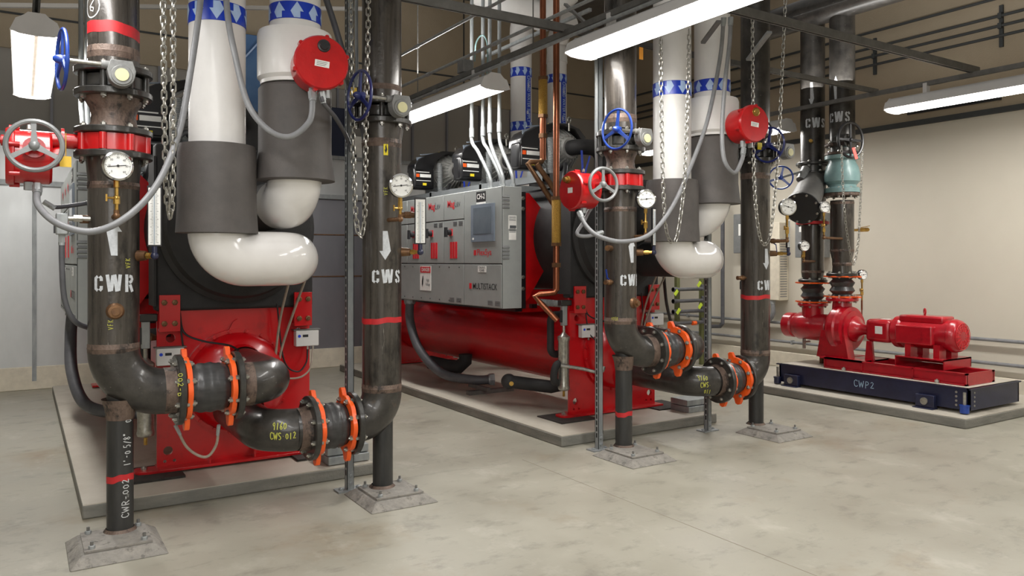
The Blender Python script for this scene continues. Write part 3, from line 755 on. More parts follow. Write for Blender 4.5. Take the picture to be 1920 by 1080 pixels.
def red_valve(X, label):
    zl, zh = 2.06, 2.185
    t = thing('red_butterfly_valve', label, 'valve', (X, YP, zl))
    flange(t, (X, YP, zl), UP, .19, .034, 8, ri=.12); flange(t, (X, YP, zh), UP, .19, .034, 8, ri=.12)
    mb = MB().lathe([(.15, zl+.017), (.168, zl+.02), (.168, zh-.02), (.15, zh-.017)], (X, YP, 0), UP, 36)
    part('valve_body', mb, 'red_valve', t)
    pieces('bolt_lug', [MB().cyl((X+math.cos(a)*.166, YP+math.sin(a)*.166, zl+.02), (X+math.cos(a)*.166, YP+math.sin(a)*.166, zh-.02), .02, 12) for a in [2*PI*(i+.5)/8 for i in range(8)]], 'red_valve', t)
    xd = X-.385
    part('actuator_stem', MB().cyl((X-.14, YP, 2.125), (xd+.08, YP, 2.125), .04, 16).cyl((X-.23, YP, 2.125), (X-.245, YP, 2.125), .065, 20).cyl((xd+.09, YP-.0, 2.03), (xd+.15, YP, 2.05), .05, 16), 'red_valve', t)
    b = drum(t, (xd, YP, 2.03), (-1, 0, 0), .145, .2)
    part('cap_nut', MB().lathe([(.028, 0), (.028, .02), (.018, .022), (.018, .045)], (xd-.1, YP+.02, 2.11), (-1, 0, 0), 16), 'brass' if X > 1 else 'red_valve', b)
    part('label_plate', flat(poly_shape([(-.03, -.02), (.03, -.02), (.03, .02), (-.03, .02)]), (xd-.101, YP, 2.03), (0, -1, 0), UP, .001), 'white_label', b, 'small white printed plate')
    part('wheel_shaft', MB().cyl((xd+.02, YP-.12, 2.06), (xd+.02, YP-.235, 2.06), .022, 14).cyl((xd+.02, YP-.12, 2.06), (xd+.02, YP-.17, 2.06), .05, 18), 'red_valve', t)
    handwheel(t, (xd+.02, YP-.24, 2.06), (-.1, -1, .0), .118, 'grey_paint', rim=.0125, rot=.55)
    part('conduit_hub', MB().cyl((xd, YP-.03, 1.9), (xd, YP-.03, 1.86), .024, 8), 'galv', t)
    bolt(t, (xd, YP-.03, 2.17), UP, .01, .02, 'zinc')
    if X < 1:
        part('tag_chain', MB().cyl((X-.225, YP-.05, 2.16), (X-.225, YP-.05, 2.04), .003, 6), 'brass', t)
        part('hanging_tag', MB().box((X-.252, YP-.055, 1.985), (X-.2, YP-.05, 2.04)), 'tag_gold', t, 'small square brass tag')
    return t
red_valve(X1, 'red butterfly valve with grey handwheel on the leftmost riser')
red_valve(X3, 'red butterfly valve with drum actuator and grey handwheel beside copper pipe')

# gauges and thermometers
gauge(at(221, 311, Y=4.36), 'round white pressure gauge on the leftmost riser', 1.73, pipe_end=(X1-.01, YP-.12, 1.73), ang=0, tilt=(.16, -1, 0))
gauge(at(752, 348, Y=4.38), 'round white pressure gauge on the CWS riser left of the cabinet', 1.76, pipe_end=(X2-.01, YP-.1, 1.76), tilt=(-.2, -1, 0))
gauge(at(1212, 373, Y=4.40), 'round pressure gauge right of the red drum valve', 1.69, pipe_end=(X3+.05, YP-.1, 1.69), tilt=(-.45, -1, 0))
gauge(at(1478, 388, Y=4.40), 'round pressure gauge on the riser right of far white pipes', 1.68, pipe_end=(X4+.1, YP-.06, 1.68), tilt=(-.5, -1, 0), ang=-25)
thermometer(at(290, 400, Y=4.52), 'tall white thermometer on the leftmost riser, beside hanging chain', 1.58, 1.905, (X1+.11, YP-.06, 1.53))
thermometer(at(788, 400, Y=4.52), 'tall white thermometer in front of the grey control cabinet', 1.61, 1.91, (X2+.11, YP-.04, 1.56))
thermometer(at(1226, 400, Y=4.52), 'narrow white thermometer beside the far dark grey insulation sleeve', 1.62, 1.92, (X3+.11, YP-.02, 1.57), ax=(.25, -1, 0), w=.036)
thermometer(at(1478, 400, Y=4.52), 'narrow thermometer on the riser at right, near wall drive box', 1.62, 1.89, (X4+.1, YP-.02, 1.57), ax=(.1, -1, 0), w=.036)
part('side_boss', MB().cyl((X2+.1, YP-.03, 1.80), (X2+.22, YP-.06, 1.80), .018, 12).cyl((X2+.14, YP-.04, 1.80), (X2+.18, YP-.05, 1.80), .024, 6), 'bronze', t2)
part('side_boss', MB().cyl((X1-.1, YP-.02, 1.72), (X1-.16, YP-.03, 1.72), .022, 12), 'bronze', t1)
part('side_boss', MB().cyl((X3-.1, YP-.02, 1.60), (X3-.18, YP-.06, 1.60), .022, 12), 'bronze', t3)
ball_valve((X3-.11, YP-.04, 1.34), (-1, -.3, 0), 'small bronze ball valve with blue lever left of CWR riser', blade=(-.2, 0, 1))
ball_valve((X4-.12, YP, 1.355), (-1, .1, 0), 'small bronze ball valve with black lever left of striped riser', blade=(0, 0, -1), hm='cable_black')
ball_valve((X4+.11, YP-.05, 1.68), (.4, -1, 0), 'small bronze drain valve with purple lever behind hanging chain', blade=(.2, 0, -1), hm='navy_wheel')

# ================================================================== WHITE CHILLED WATER PIPES
def tape(parent, X, Y, R, z, h, up, n=9):
    b = part('blue_tape_band', MB().lathe([(R+.001, z), (R+.003, z+.001), (R+.003, z+h-.001), (R+.001, z+h)], (X, Y, 0), UP, 48, cap=False), 'blue_tape', parent, 'blue tape with pale arrows')
    mb = MB(); w = 2*PI*(R)/n; s = h*.46
    pol = [(-w*.17, -s), (w*.17, -s), (w*.17, -s*.2), (w*.36, -s*.2), (0, s), (-w*.36, -s*.2), (-w*.17, -s*.2)]
    if not up: pol = [(a, -c) for a, c in pol][::-1]
    sh = poly_shape(pol, 2)
    for i in range(n):
        a = wrap(sh, (X, Y), z+h/2, R+.003, 2*PI*i/n+.3); mb.add(a.v, a.f)
    part('tape_arrows', mb, 'tape_arrow', b)
def chw(XA, XBp, YC, XE, tagA, tagB, hang=0):
    Rw = .153
    # pipe A : down then sideways then into the chiller
    t = thing('insulated_chilled_water_pipe', tagA, 'insulated pipe', (XA, YC, 1.36))
    part('white_jacket', MB().cyl((XA, YC, 2.1), (XA, YC, 5.1), Rw, 44), 'white_pipe', t)
    za = 1.515; Re = .16; rE = .16
    el = MB().tube([V((XA, YC, 1.75)), V((XA, YC, za+Re))]+arc((XA+Re, YC, za+Re), (-1, 0, 0), (0, 0, -1), Re, 0, PI/2, 14)[1:]+[V((XE-Re-.02, YC, za))]+
        arc((XE-Re, YC+Re, za), (0, -1, 0), (1, 0, 0), Re, 0, PI/2, 14)[1:]+[V((XE, YC+Re+.08, za))], rE, 40)
    part('black_insulation', MB().cyl((XE, YC+Re+.07, za), (XE, 5.5, za), rE*.97, 36), 'insul_black', t, 'black foam section entering the chiller')
    part('white_elbow', el, 'white_pvc', t, 'glossy white double elbow cover')
    part('grey_sleeve', MB().lathe([(.155, 2.15), (.205, 2.155), (.213, 2.1), (.213, 1.8), (.222, 1.66), (.16, 1.655)], (XA, YC, 0), UP, 44), 'insul_grey', t, 'dark grey foam sleeve')
    tape(t, XA, YC, Rw, 2.83+hang, .11, False)
    # pipe B
    YB2 = YC-.02
    t2_ = thing('insulated_chilled_water_pipe', tagB, 'insulated pipe', (XBp, YB2, 1.69))
    part('white_jacket', MB().cyl((XBp, YB2, 2.7), (XBp, YB2, 5.1), .148, 44), 'white_pipe', t2_)
    part('white_collar', MB().lathe([(.15, 2.86), (.21, 2.855), (.218, 2.83), (.218, 2.58), (.2, 2.56), (.2, 2.54), (.15, 2.54)], (XBp, YB2, 0), UP, 44), 'white_pipe', t2_, 'wider white collar')
    part('grey_sleeve', MB().lathe([(.15, 2.53), (.2, 2.53), (.212, 2.515), (.212, 2.15), (.232, 1.98), (.16, 1.975)], (XBp, YB2, 0), UP, 44), 'insul_grey', t2_, 'dark grey foam sleeve')
    zb = 1.86; Rb = .19
    el = MB().tube([V((XBp, YB2, 2.0)), V((XBp, YB2, zb+Rb))]+arc((XBp, YB2+Rb, zb+Rb), (0, -1, 0), (0, 0, -1), Rb, 0, PI/2, 14)[1:]+[V((XBp, YB2+Rb+.12, zb))], .158, 40)
    part('black_insulation', MB().cyl((XBp, YB2+Rb+.11, zb), (XBp, 5.5, zb), .154, 36), 'insul_black', t2_, 'black foam section entering the chiller')
    part('white_elbow', el, 'white_pvc', t2_, 'glossy white elbow cover')
    tape(t2_, XBp, YB2, .148, 2.91+hang, .1, True)
    # round red actuator in front of the collar
    cz = 2.60
    a = thing('round_valve_actuator', 'large round red valve actuator on the near white pipes' if XA < 2 else 'round red valve actuator on the far white pipes', 'actuator', (XBp+.03, YB2-.33, cz-.15))
    c = V((XBp+.03, YB2-.335, cz))
    b = drum(a, c, (-.12, -1, 0), .15, .2)
    ax = V((-.12, -1, 0)).normalized(); rt = V((0, 0, 1)).cross(ax).normalized()
    f = c+ax*.1
    part('cap_nut', MB().lathe([(.036, 0), (.034, .008), (.026, .01), (.022, .018)], f+rt*.01+V((0, 0, .09)), ax, 20), 'gauge_black' if XA < 2 else 'brass', b)
    part('label_plate', flat(poly_shape([(-.04, -.018), (.04, -.018), (.04, .018), (-.04, .018)]), f+V((0, 0, -.01)), rt-V((0, 0, .1)), V((0, 0, 1))+rt*.1, .001), 'white_label', b, 'white nameplate')
    mb = MB()
    for i in range(3):
        q = flat(poly_shape([(-.03, -.001), (.03-.006*i, -.001), (.03-.006*i, .001), (-.03, .001)]), f+V((0, 0, -.001-.009*i)), rt-V((0, 0, .1)), V((0, 0, 1))+rt*.1, .002); mb.add(q.v, q.f)
    part('plate_printing', mb, 'print_black', b)
    part('conduit_hub', MB().cyl(c+rt*-.03+V((0, 0, -.13)), c+rt*-.03+V((0, 0, -.18)), .024, 8).cyl(c+rt*.04+V((0, 0, -.12)), c+rt*.045+V((0, 0, -.18)), .022, 8), 'galv', a)
    part('mounting_neck', MB().cyl(c-ax*.08, c-ax*.2, .06, 20), 'red_valve', a)
    return c, rt
cA, rA = chw(.945, 1.385, 4.62, 1.41, 'white insulated pipe with down arrows, left of the near white pair', 'white insulated pipe with up arrows, right of the near white pair')
cB, rB = chw(4.475, 4.915, 4.62, 4.94, 'white insulated pipe with down arrows, left of the far white pair', 'white insulated pipe with up arrows, right of the far white pair')

# ================================================================== CHILLERS
def holed_plate(outer, holes, o, right, up, t):
    c = bpy.data.curves.new('p', 'CURVE'); c.dimensions = '2D'; c.fill_mode = 'BOTH'; c.extrude = t/2
    for pl in [outer]+holes:
        s = c.splines.new('POLY'); s.points.add(len(pl)-1); s.use_cyclic_u = True
        for i, (a, b) in enumerate(pl): s.points[i].co = (a, b, 0, 1)
    ob = bpy.data.objects.new('p', c); COL.objects.link(ob)
    dg = bpy.context.evaluated_depsgraph_get(); dg.update()
    me = bpy.data.meshes.new_from_object(ob.evaluated_get(dg))
    o, right, up = V(o), V(right), V(up); n = right.cross(up)
    mb = MB(); mb.add([o+right*v.co.x+up*v.co.y+n*(v.co.z+t/2) for v in me.vertices], [tuple(p.vertices) for p in me.polygons])
    bpy.data.objects.remove(ob); bpy.data.meshes.remove(me); bpy.data.curves.remove(c)
    return mb
def circ(x, y, r, n=20): return [(x+math.cos(2*PI*i/n)*r, y+math.sin(2*PI*i/n)*r) for i in range(n)]

def chiller(xc, dn, num, label):
    t = thing('water_cooled_chiller', label, 'chiller', (xc, 7.7, .09))
    YE = 5.66; z0 = .10
    # end plates
    for ye, nm in ((YE, 'front'), (9.85, 'rear')):
        w = .52
        outer = [(-w, z0), (w, z0), (w, 1.17), (w-.02, 1.17), (w-.02, 1.27), (w-.14, 1.27), (w-.14, 1.17), (-w+.14, 1.17), (-w+.14, 1.27), (-w, 1.27)]
        holes = [circ(-w+.085, .98, .03), circ(w-.085, .98, .03), circ(-w+.07, .22, .03), circ(-w+.05, .15, .011, 10), circ(-w+.11, .15, .011, 10), circ(w-.07, .22, .03), circ(w-.05, .15, .011, 10), circ(w-.11, .15, .011, 10)]
        ep = part('end_plate', holed_plate(outer, holes, (xc, ye+.025, 0), (1, 0, 0), (0, 0, 1), .025), 'red', t)
        if ye == YE:
            for sx in (-1, 1):
                tb = part('bolt_tab', MB().box((xc+sx*(w-.135), ye-.075, 1.03), (xc+sx*(w-.005), ye-.055, 1.275)).box((xc+sx*(w-.135), ye-.06, 1.03), (xc+sx*(w-.005), ye, 1.05)), 'red', ep, bevel=.002)
                for a in (.035, .1):
                    for b in (1.085, 1.225): bolt(tb, (xc+sx*(w-a), ye-.075, b), (0, -1, 0), .017, .014, 'bronze')
            part('foot_flange', MB().box((xc-w, ye-.1, z0), (xc+w+.02, ye+.1, z0+.018)).prism(
                [(-w-.12, -.08), (-w-.14, -.05), (-w-.14, .02), (-w-.12, .05), (-w, .05), (-w, -.1), (-w-.06, -.1)], (xc, ye, z0), (1, 0, 0), (0, 1, 0), .018), 'red', ep, bevel=.002)
            bolt(ep, (xc-w-.08, ye-.02, z0+.018), UP, .018, .02, 'zinc', name='anchor_bolt')
            part('foot_stiffener', MB().box((xc+.1, ye-.08, z0+.018), (xc+.11, ye, z0+.09)).box((xc-.2, ye-.08, z0+.018), (xc-.19, ye, z0+.06)), 'red', ep)
        else:
            part('foot_flange', MB().box((xc-w-.1, ye-.1, z0), (xc+w+.02, ye+.1, z0+.018)), 'red', ep)
    # condenser
    cz = .655
    part('condenser_shell', MB().cyl((xc, YE+.02, cz), (xc, 9.85, cz), .375, 48), 'red_shell', t)
    wb_ = part('water_box', MB().lathe([(.37, 0), (.37, .03), (.345, .03), (.34, .045), (.33, .085), (.29, .13), (.2, .165), (.1, .175), (0.001, .178)], (xc, YE, cz), (0, -1, 0), 48), 'red', t, 'domed red water box cover')
    bolts(wb_, (xc, YE, cz), (0, -1, 0), .355, 20, .03, .012, .014, 'red')
    part('lifting_lug', MB().prism([(-.06, .36), (.06, .36), (.03, .42), (0, .44), (-.03, .42)], (xc-.0, YE-.012, cz), (1, 0, 0), UP, .012), 'red', wb_)
    for nz, zz in (('nozzle', .785), ('nozzle', .485)):
        part('nozzle', MB().lathe([(.175, 0), (.16, .03), (.135, .1), (.133, .16)], (xc, YE-.06, zz), (0, -1, 0), 36, cap=False), 'red', wb_)
    # evaporator
    ez = 1.74; er = .53
    part('evaporator_shell', MB().cyl((xc, YE+.1, ez), (xc, 9.8, ez), er, 48), 'insul_black', t, 'black foam covered evaporator shell')
    ev = part('evaporator_end_block', MB().box((xc-.535, YE-.04, 1.165), (xc+.535, YE+.09, 2.29)), 'insul_black', t, 'square black insulated end block', bevel=.02)
    part('evaporator_head', MB().lathe([(er, 0), (er, .04), (er-.03, .06), (er-.05, .12), (er-.14, .16), (er-.3, .18), (.001, .185)], (xc, YE-.04, ez), (0, -1, 0), 48), 'insul_black', t, 'round black insulated head')
    part('insulation_strap', MB().box((xc-.545, YE-.05, 1.2), (xc-.53, YE+.2, 2.2)), 'insul_black', ev)
    # red bracket ring near cabinet & black post
    part('support_bracket', MB().prism([(-.665, 1.12), (-.6, 1.12), (-.4, 1.42), (-.4, 1.98), (-.58, 2.16), (-.665, 2.16)], (xc, 6.25, 0), (1, 0, 0), UP, .02), 'red_valve', t)
    pb = part('black_post', MB().box((xc-.75, 6.16, 1.05), (xc-.665, 6.24, 2.16)).box((xc-.75, 9.1, 1.05), (xc-.665, 9.16, 2.16)), 'comp_black', t)
    for b in (1.24, 1.35, 2.0, 2.1): bolt(pb, (xc-.70, 6.16, b), (0, -1, 0), .018, .01, 'zinc')
    part('lower_rail', MB().box((xc-.76, 6.2, 1.02), (xc-.68, 9.2, 1.06)).box((xc-.5, 6.3, 1.04), (xc-.44, 9.2, 1.08)), 'comp_black', t)
    for i in range(5):
        part('cradle', MB().box((xc-.6, 6.35+i*.7, 1.0), (xc+.4, 6.4+i*.7, 1.22)), 'red_valve' if i % 2 == 0 else 'comp_black', t)
    # compressor deck
    dk = MB()
    for y in (6.0, 7.2, 8.4, 9.5): dk.box((xc-.55, y, 2.26), (xc+.55, y+.05, 2.34))
    for x in (-.55, .5): dk.box((xc+x, 6.0, 2.26), (xc+x+.05, 9.55, 2.33))
    part('compressor_deck', dk, 'frame_grey', t)
    # control cabinet
    cabinet(xc, t, num)
    for i, y in enumerate((6.55, 7.75, 8.95)): compressor(xc+.02, y, 2.34, t)
    # feet mats
    return t

def cabinet(xc, t, num):
    XF = xc-.96; XBk = XF+.21; Y0 = 6.10; Y1 = 8.45; Z0 = 1.06; Z1 = 2.20
    c = part('control_cabinet', MB().box((XF, Y0, Z0), (XBk, Y1, Z1)), 'cab_grey', t, 'light grey control cabinet', bevel=.004)
    cols = [Y0, 6.82, 7.26, 7.71, 8.17, Y1]; zm = 1.475; zu = 1.925
    def pan(y0, y1, z0, z1, nm='cabinet_door'):
        g = .006
        return part(nm, MB().box((XF-.012, y0+g, z0+g), (XF+.002, y1-g, z1-g)), 'cab_grey', c, bevel=.002)
    o = lambda y, z: V((XF-.012, y, z))
    R = (0, -1, 0)
    def wr(s, y, z, size, m, par, w=None, bold=0): return part('lettering', flat(text_poly(s, size, bold, w), o(y, z), R, UP, .002), m, par)
    def rect(nm, y0, y1, z0, z1, m, par, off=.002, d=.004):
        return part(nm, MB().box((XF-.012-d-off*0, y0, z0), (XF-.012, y1, z1)), m, par)
    bk = MB().box((XF-.004, Y0+.004, Z0+.004), (XF+.001, Y1-.004, Z1-.004)); part('door_gap', bk, 'seam', c)
    d = pan(Y0, cols[1], zm, Z1)
    rect('screen_bezel', 6.22, 6.66, 1.69, 2.05, 'screen_frame', d, d=.012)
    part('touch_screen', MB().box((XF-.026, 6.27, 1.765), (XF-.024, 6.61, 2.02)), 'screen', d, 'dark blue grey display')
    part('display_logo', MB().box((XF-.0255, 6.6, 1.71), (XF-.024, 6.63, 1.73)), 'white_label', d)
    rect('unit_sign', 6.39, 6.57, 2.075, 2.175, 'print_black', d, d=.002)
    part('unit_lettering', flat(text_poly('CH-%d' % num, .07, .0015, .15), (XF-.0145, 6.48, 2.125), R, UP, .001), 'white_label', d, 'white letters CH-%d' % num)
    rect('sign_strip', 6.39, 6.57, 2.055, 2.073, 'white_label', d, d=.002)
    wr('FlexSys', 6.42, 1.585, .085, 'print_red', d, .27, .0006)
    m3 = MB()
    for i in range(3): m3.box((XF-.0145, 6.575+i*.017, 1.56), (XF-.012, 6.586+i*.017, 1.61))
    part('red_bars', m3, 'print_red', d)
    d2 = pan(Y0, cols[1], Z0, zm)
    wr('MULTISTACK', 6.41, 1.255, .085, 'print_black', d2, .46, .0006)
    rect('red_logo', 6.665, 6.71, 1.23, 1.285, 'print_red', d2, d=.002)
    rect('control_power_plate', 6.38, 6.54, 1.395, 1.455, 'white_label', d2, d=.002)
    part('plate_lettering', flat(text_poly('CONTROL\nPOWER', .028, .0003), (XF-.0145, 6.46, 1.425), R, UP, .001), 'print_black', d2)
    def fine(y, z, w, par):
        mb = MB()
        for i in range(4):
            mb.box((XF-.0135, y, z-.012*i), (XF-.012, y+w*.4, z-.012*i+.005)); mb.box((XF-.0135, y+w*.6, z-.012*i), (XF-.012, y+w, z-.012*i+.005))
        part('fine_print', mb, 'print_grey', par)
    fine(6.13, 1.12, .22, d2)
    for i in (1, 2, 3, 4):
        a, b = cols[i], cols[i+1]; m = (a+b)/2
        du = pan(a, b, zu, Z1)
        if i < 4:
            part('lettering', flat(text_poly('Mag', .1, .0012, .15), o(m+.06, 2.09), R, UP, .002), 'print_red', du, 'red word Mag')
            part('lettering', flat(text_poly('Lev', .1, .0, .12), o(m-.08, 2.09), R, UP, .002), 'print_grey', du, 'grey word Lev')
        dl = pan(a, b, zm, zu)
        if i < 4:
            rb_ = MB()
            for q in range(3): rb_.box((XF-.015, m-.075+q*.055, 1.53), (XF-.012, m-.075+q*.055+.042, 1.70))
            part('red_bars', rb_, 'print_red', dl, 'three red vertical bars')
            kn = part('disconnect_switch', MB().cyl((XF-.012, m+.06, 1.80), (XF-.06, m+.06, 1.80), .03, 20).box((XF-.085, m+.045, 1.75), (XF-.06, m+.075, 1.85)), 'gauge_black', dl, 'black rotary switch')
            part('switch_plate', MB().box((XF-.018, m+.025, 1.765), (XF-.012, m+.095, 1.835)), 'print_red', kn)
            fine(a+.03, 1.90, .2, dl)
    lo = pan(cols[1], Y1, Z0, zm, 'lower_panel')
    dg = part('danger_sign', MB().box((XF-.015, 7.56, 1.18), (XF-.012, 7.83, 1.45)), 'white_label', lo, 'white danger high voltage sign')
    part('danger_header', MB().box((XF-.0165, 7.57, 1.375), (XF-.015, 7.82, 1.44)), 'print_red', dg)
    part('danger_lettering', flat(text_poly('DANGER', .055, .001, .2), (XF-.0165, 7.685, 1.407), R, UP, .001), 'white_label', dg)
    part('voltage_lettering', flat(text_poly('High\nVoltage', .045, 0, .11), (XF-.0155, 7.635, 1.27), R, UP, .001), 'print_grey', dg)
    part('lightning_bolt', flat(poly_shape([(0, .06), (-.02, .0), (-.002, .008), (-.012, -.04), (-.02, -.035), (-.006, -.065), (.008, -.03), (0, -.035), (.018, .025), (.002, .015), (.012, .06)]), (XF-.0155, 7.76, 1.28), R, UP, .001), 'print_black', dg)
    fine(6.88, 1.12, .25, lo)
    for y in [6.92+.22*i for i in range(7)]:
        for z in (1.095, 1.44): bolt(lo, (XF-.012, y, z), (-1, 0, 0), .007, .004, 'seam', name='screw')
    # end face: louvres and notices
    pieces('louvre', [MB().prism([(0, 0), (.014, .004), (0, .022)], (XF+.07, Y0, zz+i*.034), (0, -1, 0), UP, .075) for zz in (1.99, 1.52) for i in range(4)], 'grey_paint', c)
    pieces('notice', [MB().box((XF+.06, Y0-.003, 1.80), (XF+.15, Y0, 1.93)), MB().box((XF+.065, Y0-.003, 1.70), (XF+.145, Y0, 1.785))], 'white_label', c)
    pr = MB()
    for i in range(8): pr.box((XF+.068, Y0-.0045, 1.915-.0115*i-(.065 if i > 3 else 0)), (XF+.14, Y0-.003, 1.919-.0115*i-(.065 if i > 3 else 0)))
    pr.box((XF+.075, Y0-.0045, 1.81), (XF+.145, Y0-.003, 1.835))
    part('notice_print', pr, 'print_grey', c)
    # conduits leaving the top
    for i, (y, x, bend) in enumerate(((6.62, .06, .12), (6.52, .12, .10), (6.42, .08, -.0), (6.34, .14, -.0))):
        pts = [(XF+x, y-.2, Z1), (XF+x, y-.18, Z1+.12), (XF+x-.0, y-.0+bend*.3, Z1+.38), (XF+x, y+.05+bend, Z1+.52), (XF+x, y+.05+bend, Z1+.8), (XF+x, y+.05+bend, 4.6)]
        cd = part('power_conduit', MB().tube(spline(pts, 6), .018, 10), 'galv', t)
        pieces('conduit_coupling', [MB().cyl((XF+x, y+.05+bend, Z1+.55), (XF+x, y+.05+bend, Z1+.64), .024, 10), MB().cyl((XF+x, y-.2, Z1), (XF+x, y-.2, Z1+.03), .026, 8)], 'galv', cd)

def compressor(xc, y, z, t):
    """oil-free compressor: ribbed aluminium body facing the aisle, black hood, drive box and suction elbow"""
    bx = xc-.08; zc = z+.30
    c = part('compressor', MB().lathe([(.1, -.3), (.115, -.27), (.15, -.2), (.2, -.12), (.215, -.1), (.215, .2), (.19, .28), (.1, .3)], (bx, y, zc), (0, 1, 0), 34), 'comp_alu', t, 'ribbed aluminium compressor body')
    rb = MB()
    for i in range(22):
        a = 2*PI*i/22; rb.bar((bx+math.cos(a)*.12, y-.27, zc+math.sin(a)*.12), (bx+math.cos(a)*.222, y-.1, zc+math.sin(a)*.222), .01, .024, (math.cos(a), 0, math.sin(a)))
    for k in range(6): rb.torus((bx, y-.06+k*.05, zc), (0, 1, 0), .216, .008, 34, 6)
    part('cooling_rib', rb, 'comp_alu', c)
    hood = [(-.56, .27), (-.555, .36), (-.50, .43), (-.36, .50), (-.16, .555), (.04, .56), (.17, .52), (.25, .44), (.255, .36), (.2, .38), (.1, .50), (-.08, .53), (-.24, .44), (-.30, .30)]
    hb = part('electronics_hood', MB().prism([(a, b) for a, b in hood[::-1]], (xc-.08, y+.0, z), (1, 0, 0), UP, .22), 'comp_black', c, 'black rounded hood', bevel=.012)
    part('hood_ridge', MB().bar((xc-.56, y-.21, z+.485), (xc-.3, y-.21, z+.52), .012, .012).bar((xc-.6, y-.205, z+.40), (xc-.4, y-.205, z+.43), .1, .006, (0, 1, 0)), 'screen_frame', hb)
    d = part('drive_box', MB().box((xc-.66, y-.22, z+.06), (xc-.36, y-.06, z+.33)), 'comp_black', c, 'black drive box', bevel=.03)
    part('drive_panel', MB().box((xc-.63, y-.232, z+.10), (xc-.40, y-.22, z+.29)), 'comp_black', d, bevel=.006)
    pieces('drive_label', [MB().box((xc-.57, y-.236, z+.205), (xc-.42, y-.232, z+.245)), MB().box((xc-.62, y-.234, z+.265), (xc-.44, y-.232, z+.275)), MB().box((xc-.62, y-.234, z+.16), (xc-.42, y-.232, z+.168))], 'white_label', d)
    part('warning_label', MB().box((xc-.62, y-.236, z+.205), (xc-.58, y-.232, z+.245)), 'orange', d)
    part('yellow_label', MB().box((xc-.53, y-.236, z+.105), (xc-.48, y-.232, z+.135)), 'tag_yellow', d)
    part('yellow_label', MB().box((xc-.3, y-.214, z+.51), (xc-.24, y-.206, z+.54)), 'tag_yellow', c)
    fl = MB()
    for k, p in enumerate(spline([(xc-.31, y-.26, z+.38), (xc-.32, y-.29, z+.22), (xc-.31, y-.28, z+.05), (xc-.24, y-.3, z-.08)], 11)): fl.torus(p, (.05*k/11, 0, 1), .026, .009, 14, 6)
    part('ribbed_cable_sleeve', fl, 'galv', c)
    part('suction_elbow', MB().tube([V((bx, y-.27, zc)), V((bx, y-.33, zc))]+arc((bx+.1, y-.33, zc), (-1, 0, 0), (0, -1, 0), .1, 0, PI/2, 6)+[V((bx+.16, y-.43, zc))]+arc((bx+.16, y-.43, zc-.14), UP, (1, 0, 0), .14, 0, PI/2, 8)+[V((bx+.30, y-.43, z-.04))], .078, 20), 'insul_black', c, 'black foam covered elbow')
    part('eye_bolt', MB().torus((bx+.02, y-.24, zc+.29), (.4, -1, 0), .028, .008, 18, 6).cyl((bx+.02, y-.24, zc+.18), (bx+.02, y-.24, zc+.265), .009, 8), 'zinc', c)
    part('blue_strap', MB().bar((bx-.02, y-.5, zc-.05), (bx-.0, y-.5, z-.06), .022, .006, (0, 1, 0)).bar((bx+.08, y-.5, zc-.1), (bx+.0, y-.5, z-.04), .016, .006, (0, 1, 0)), 'blue_strap', c)
    part('support_foot', MB().box((bx-.28, y-.2, z-.02), (bx+.28, y+.25, z+.03)).box((bx-.2, y-.15, z+.03), (bx+.2, y+.2, z+.1)), 'frame_grey', c)
    part('hose_loop', MB().tube(spline([(xc-.2, y-.28, z+.08), (xc-.3, y-.5, z+.1), (xc-.4, y-.62, z-.02), (xc-.44, y-.62, z-.2)], 6), .022, 10), 'cable_black', c)

CX1, CX2 = 1.29, 4.73
ch1 = chiller(CX1, 0, 1, 'red and black chiller at left behind the near white insulated pipes')
ch2 = chiller(CX2, 0, 2, 'red and black chiller with grey control cabinet in room centre')

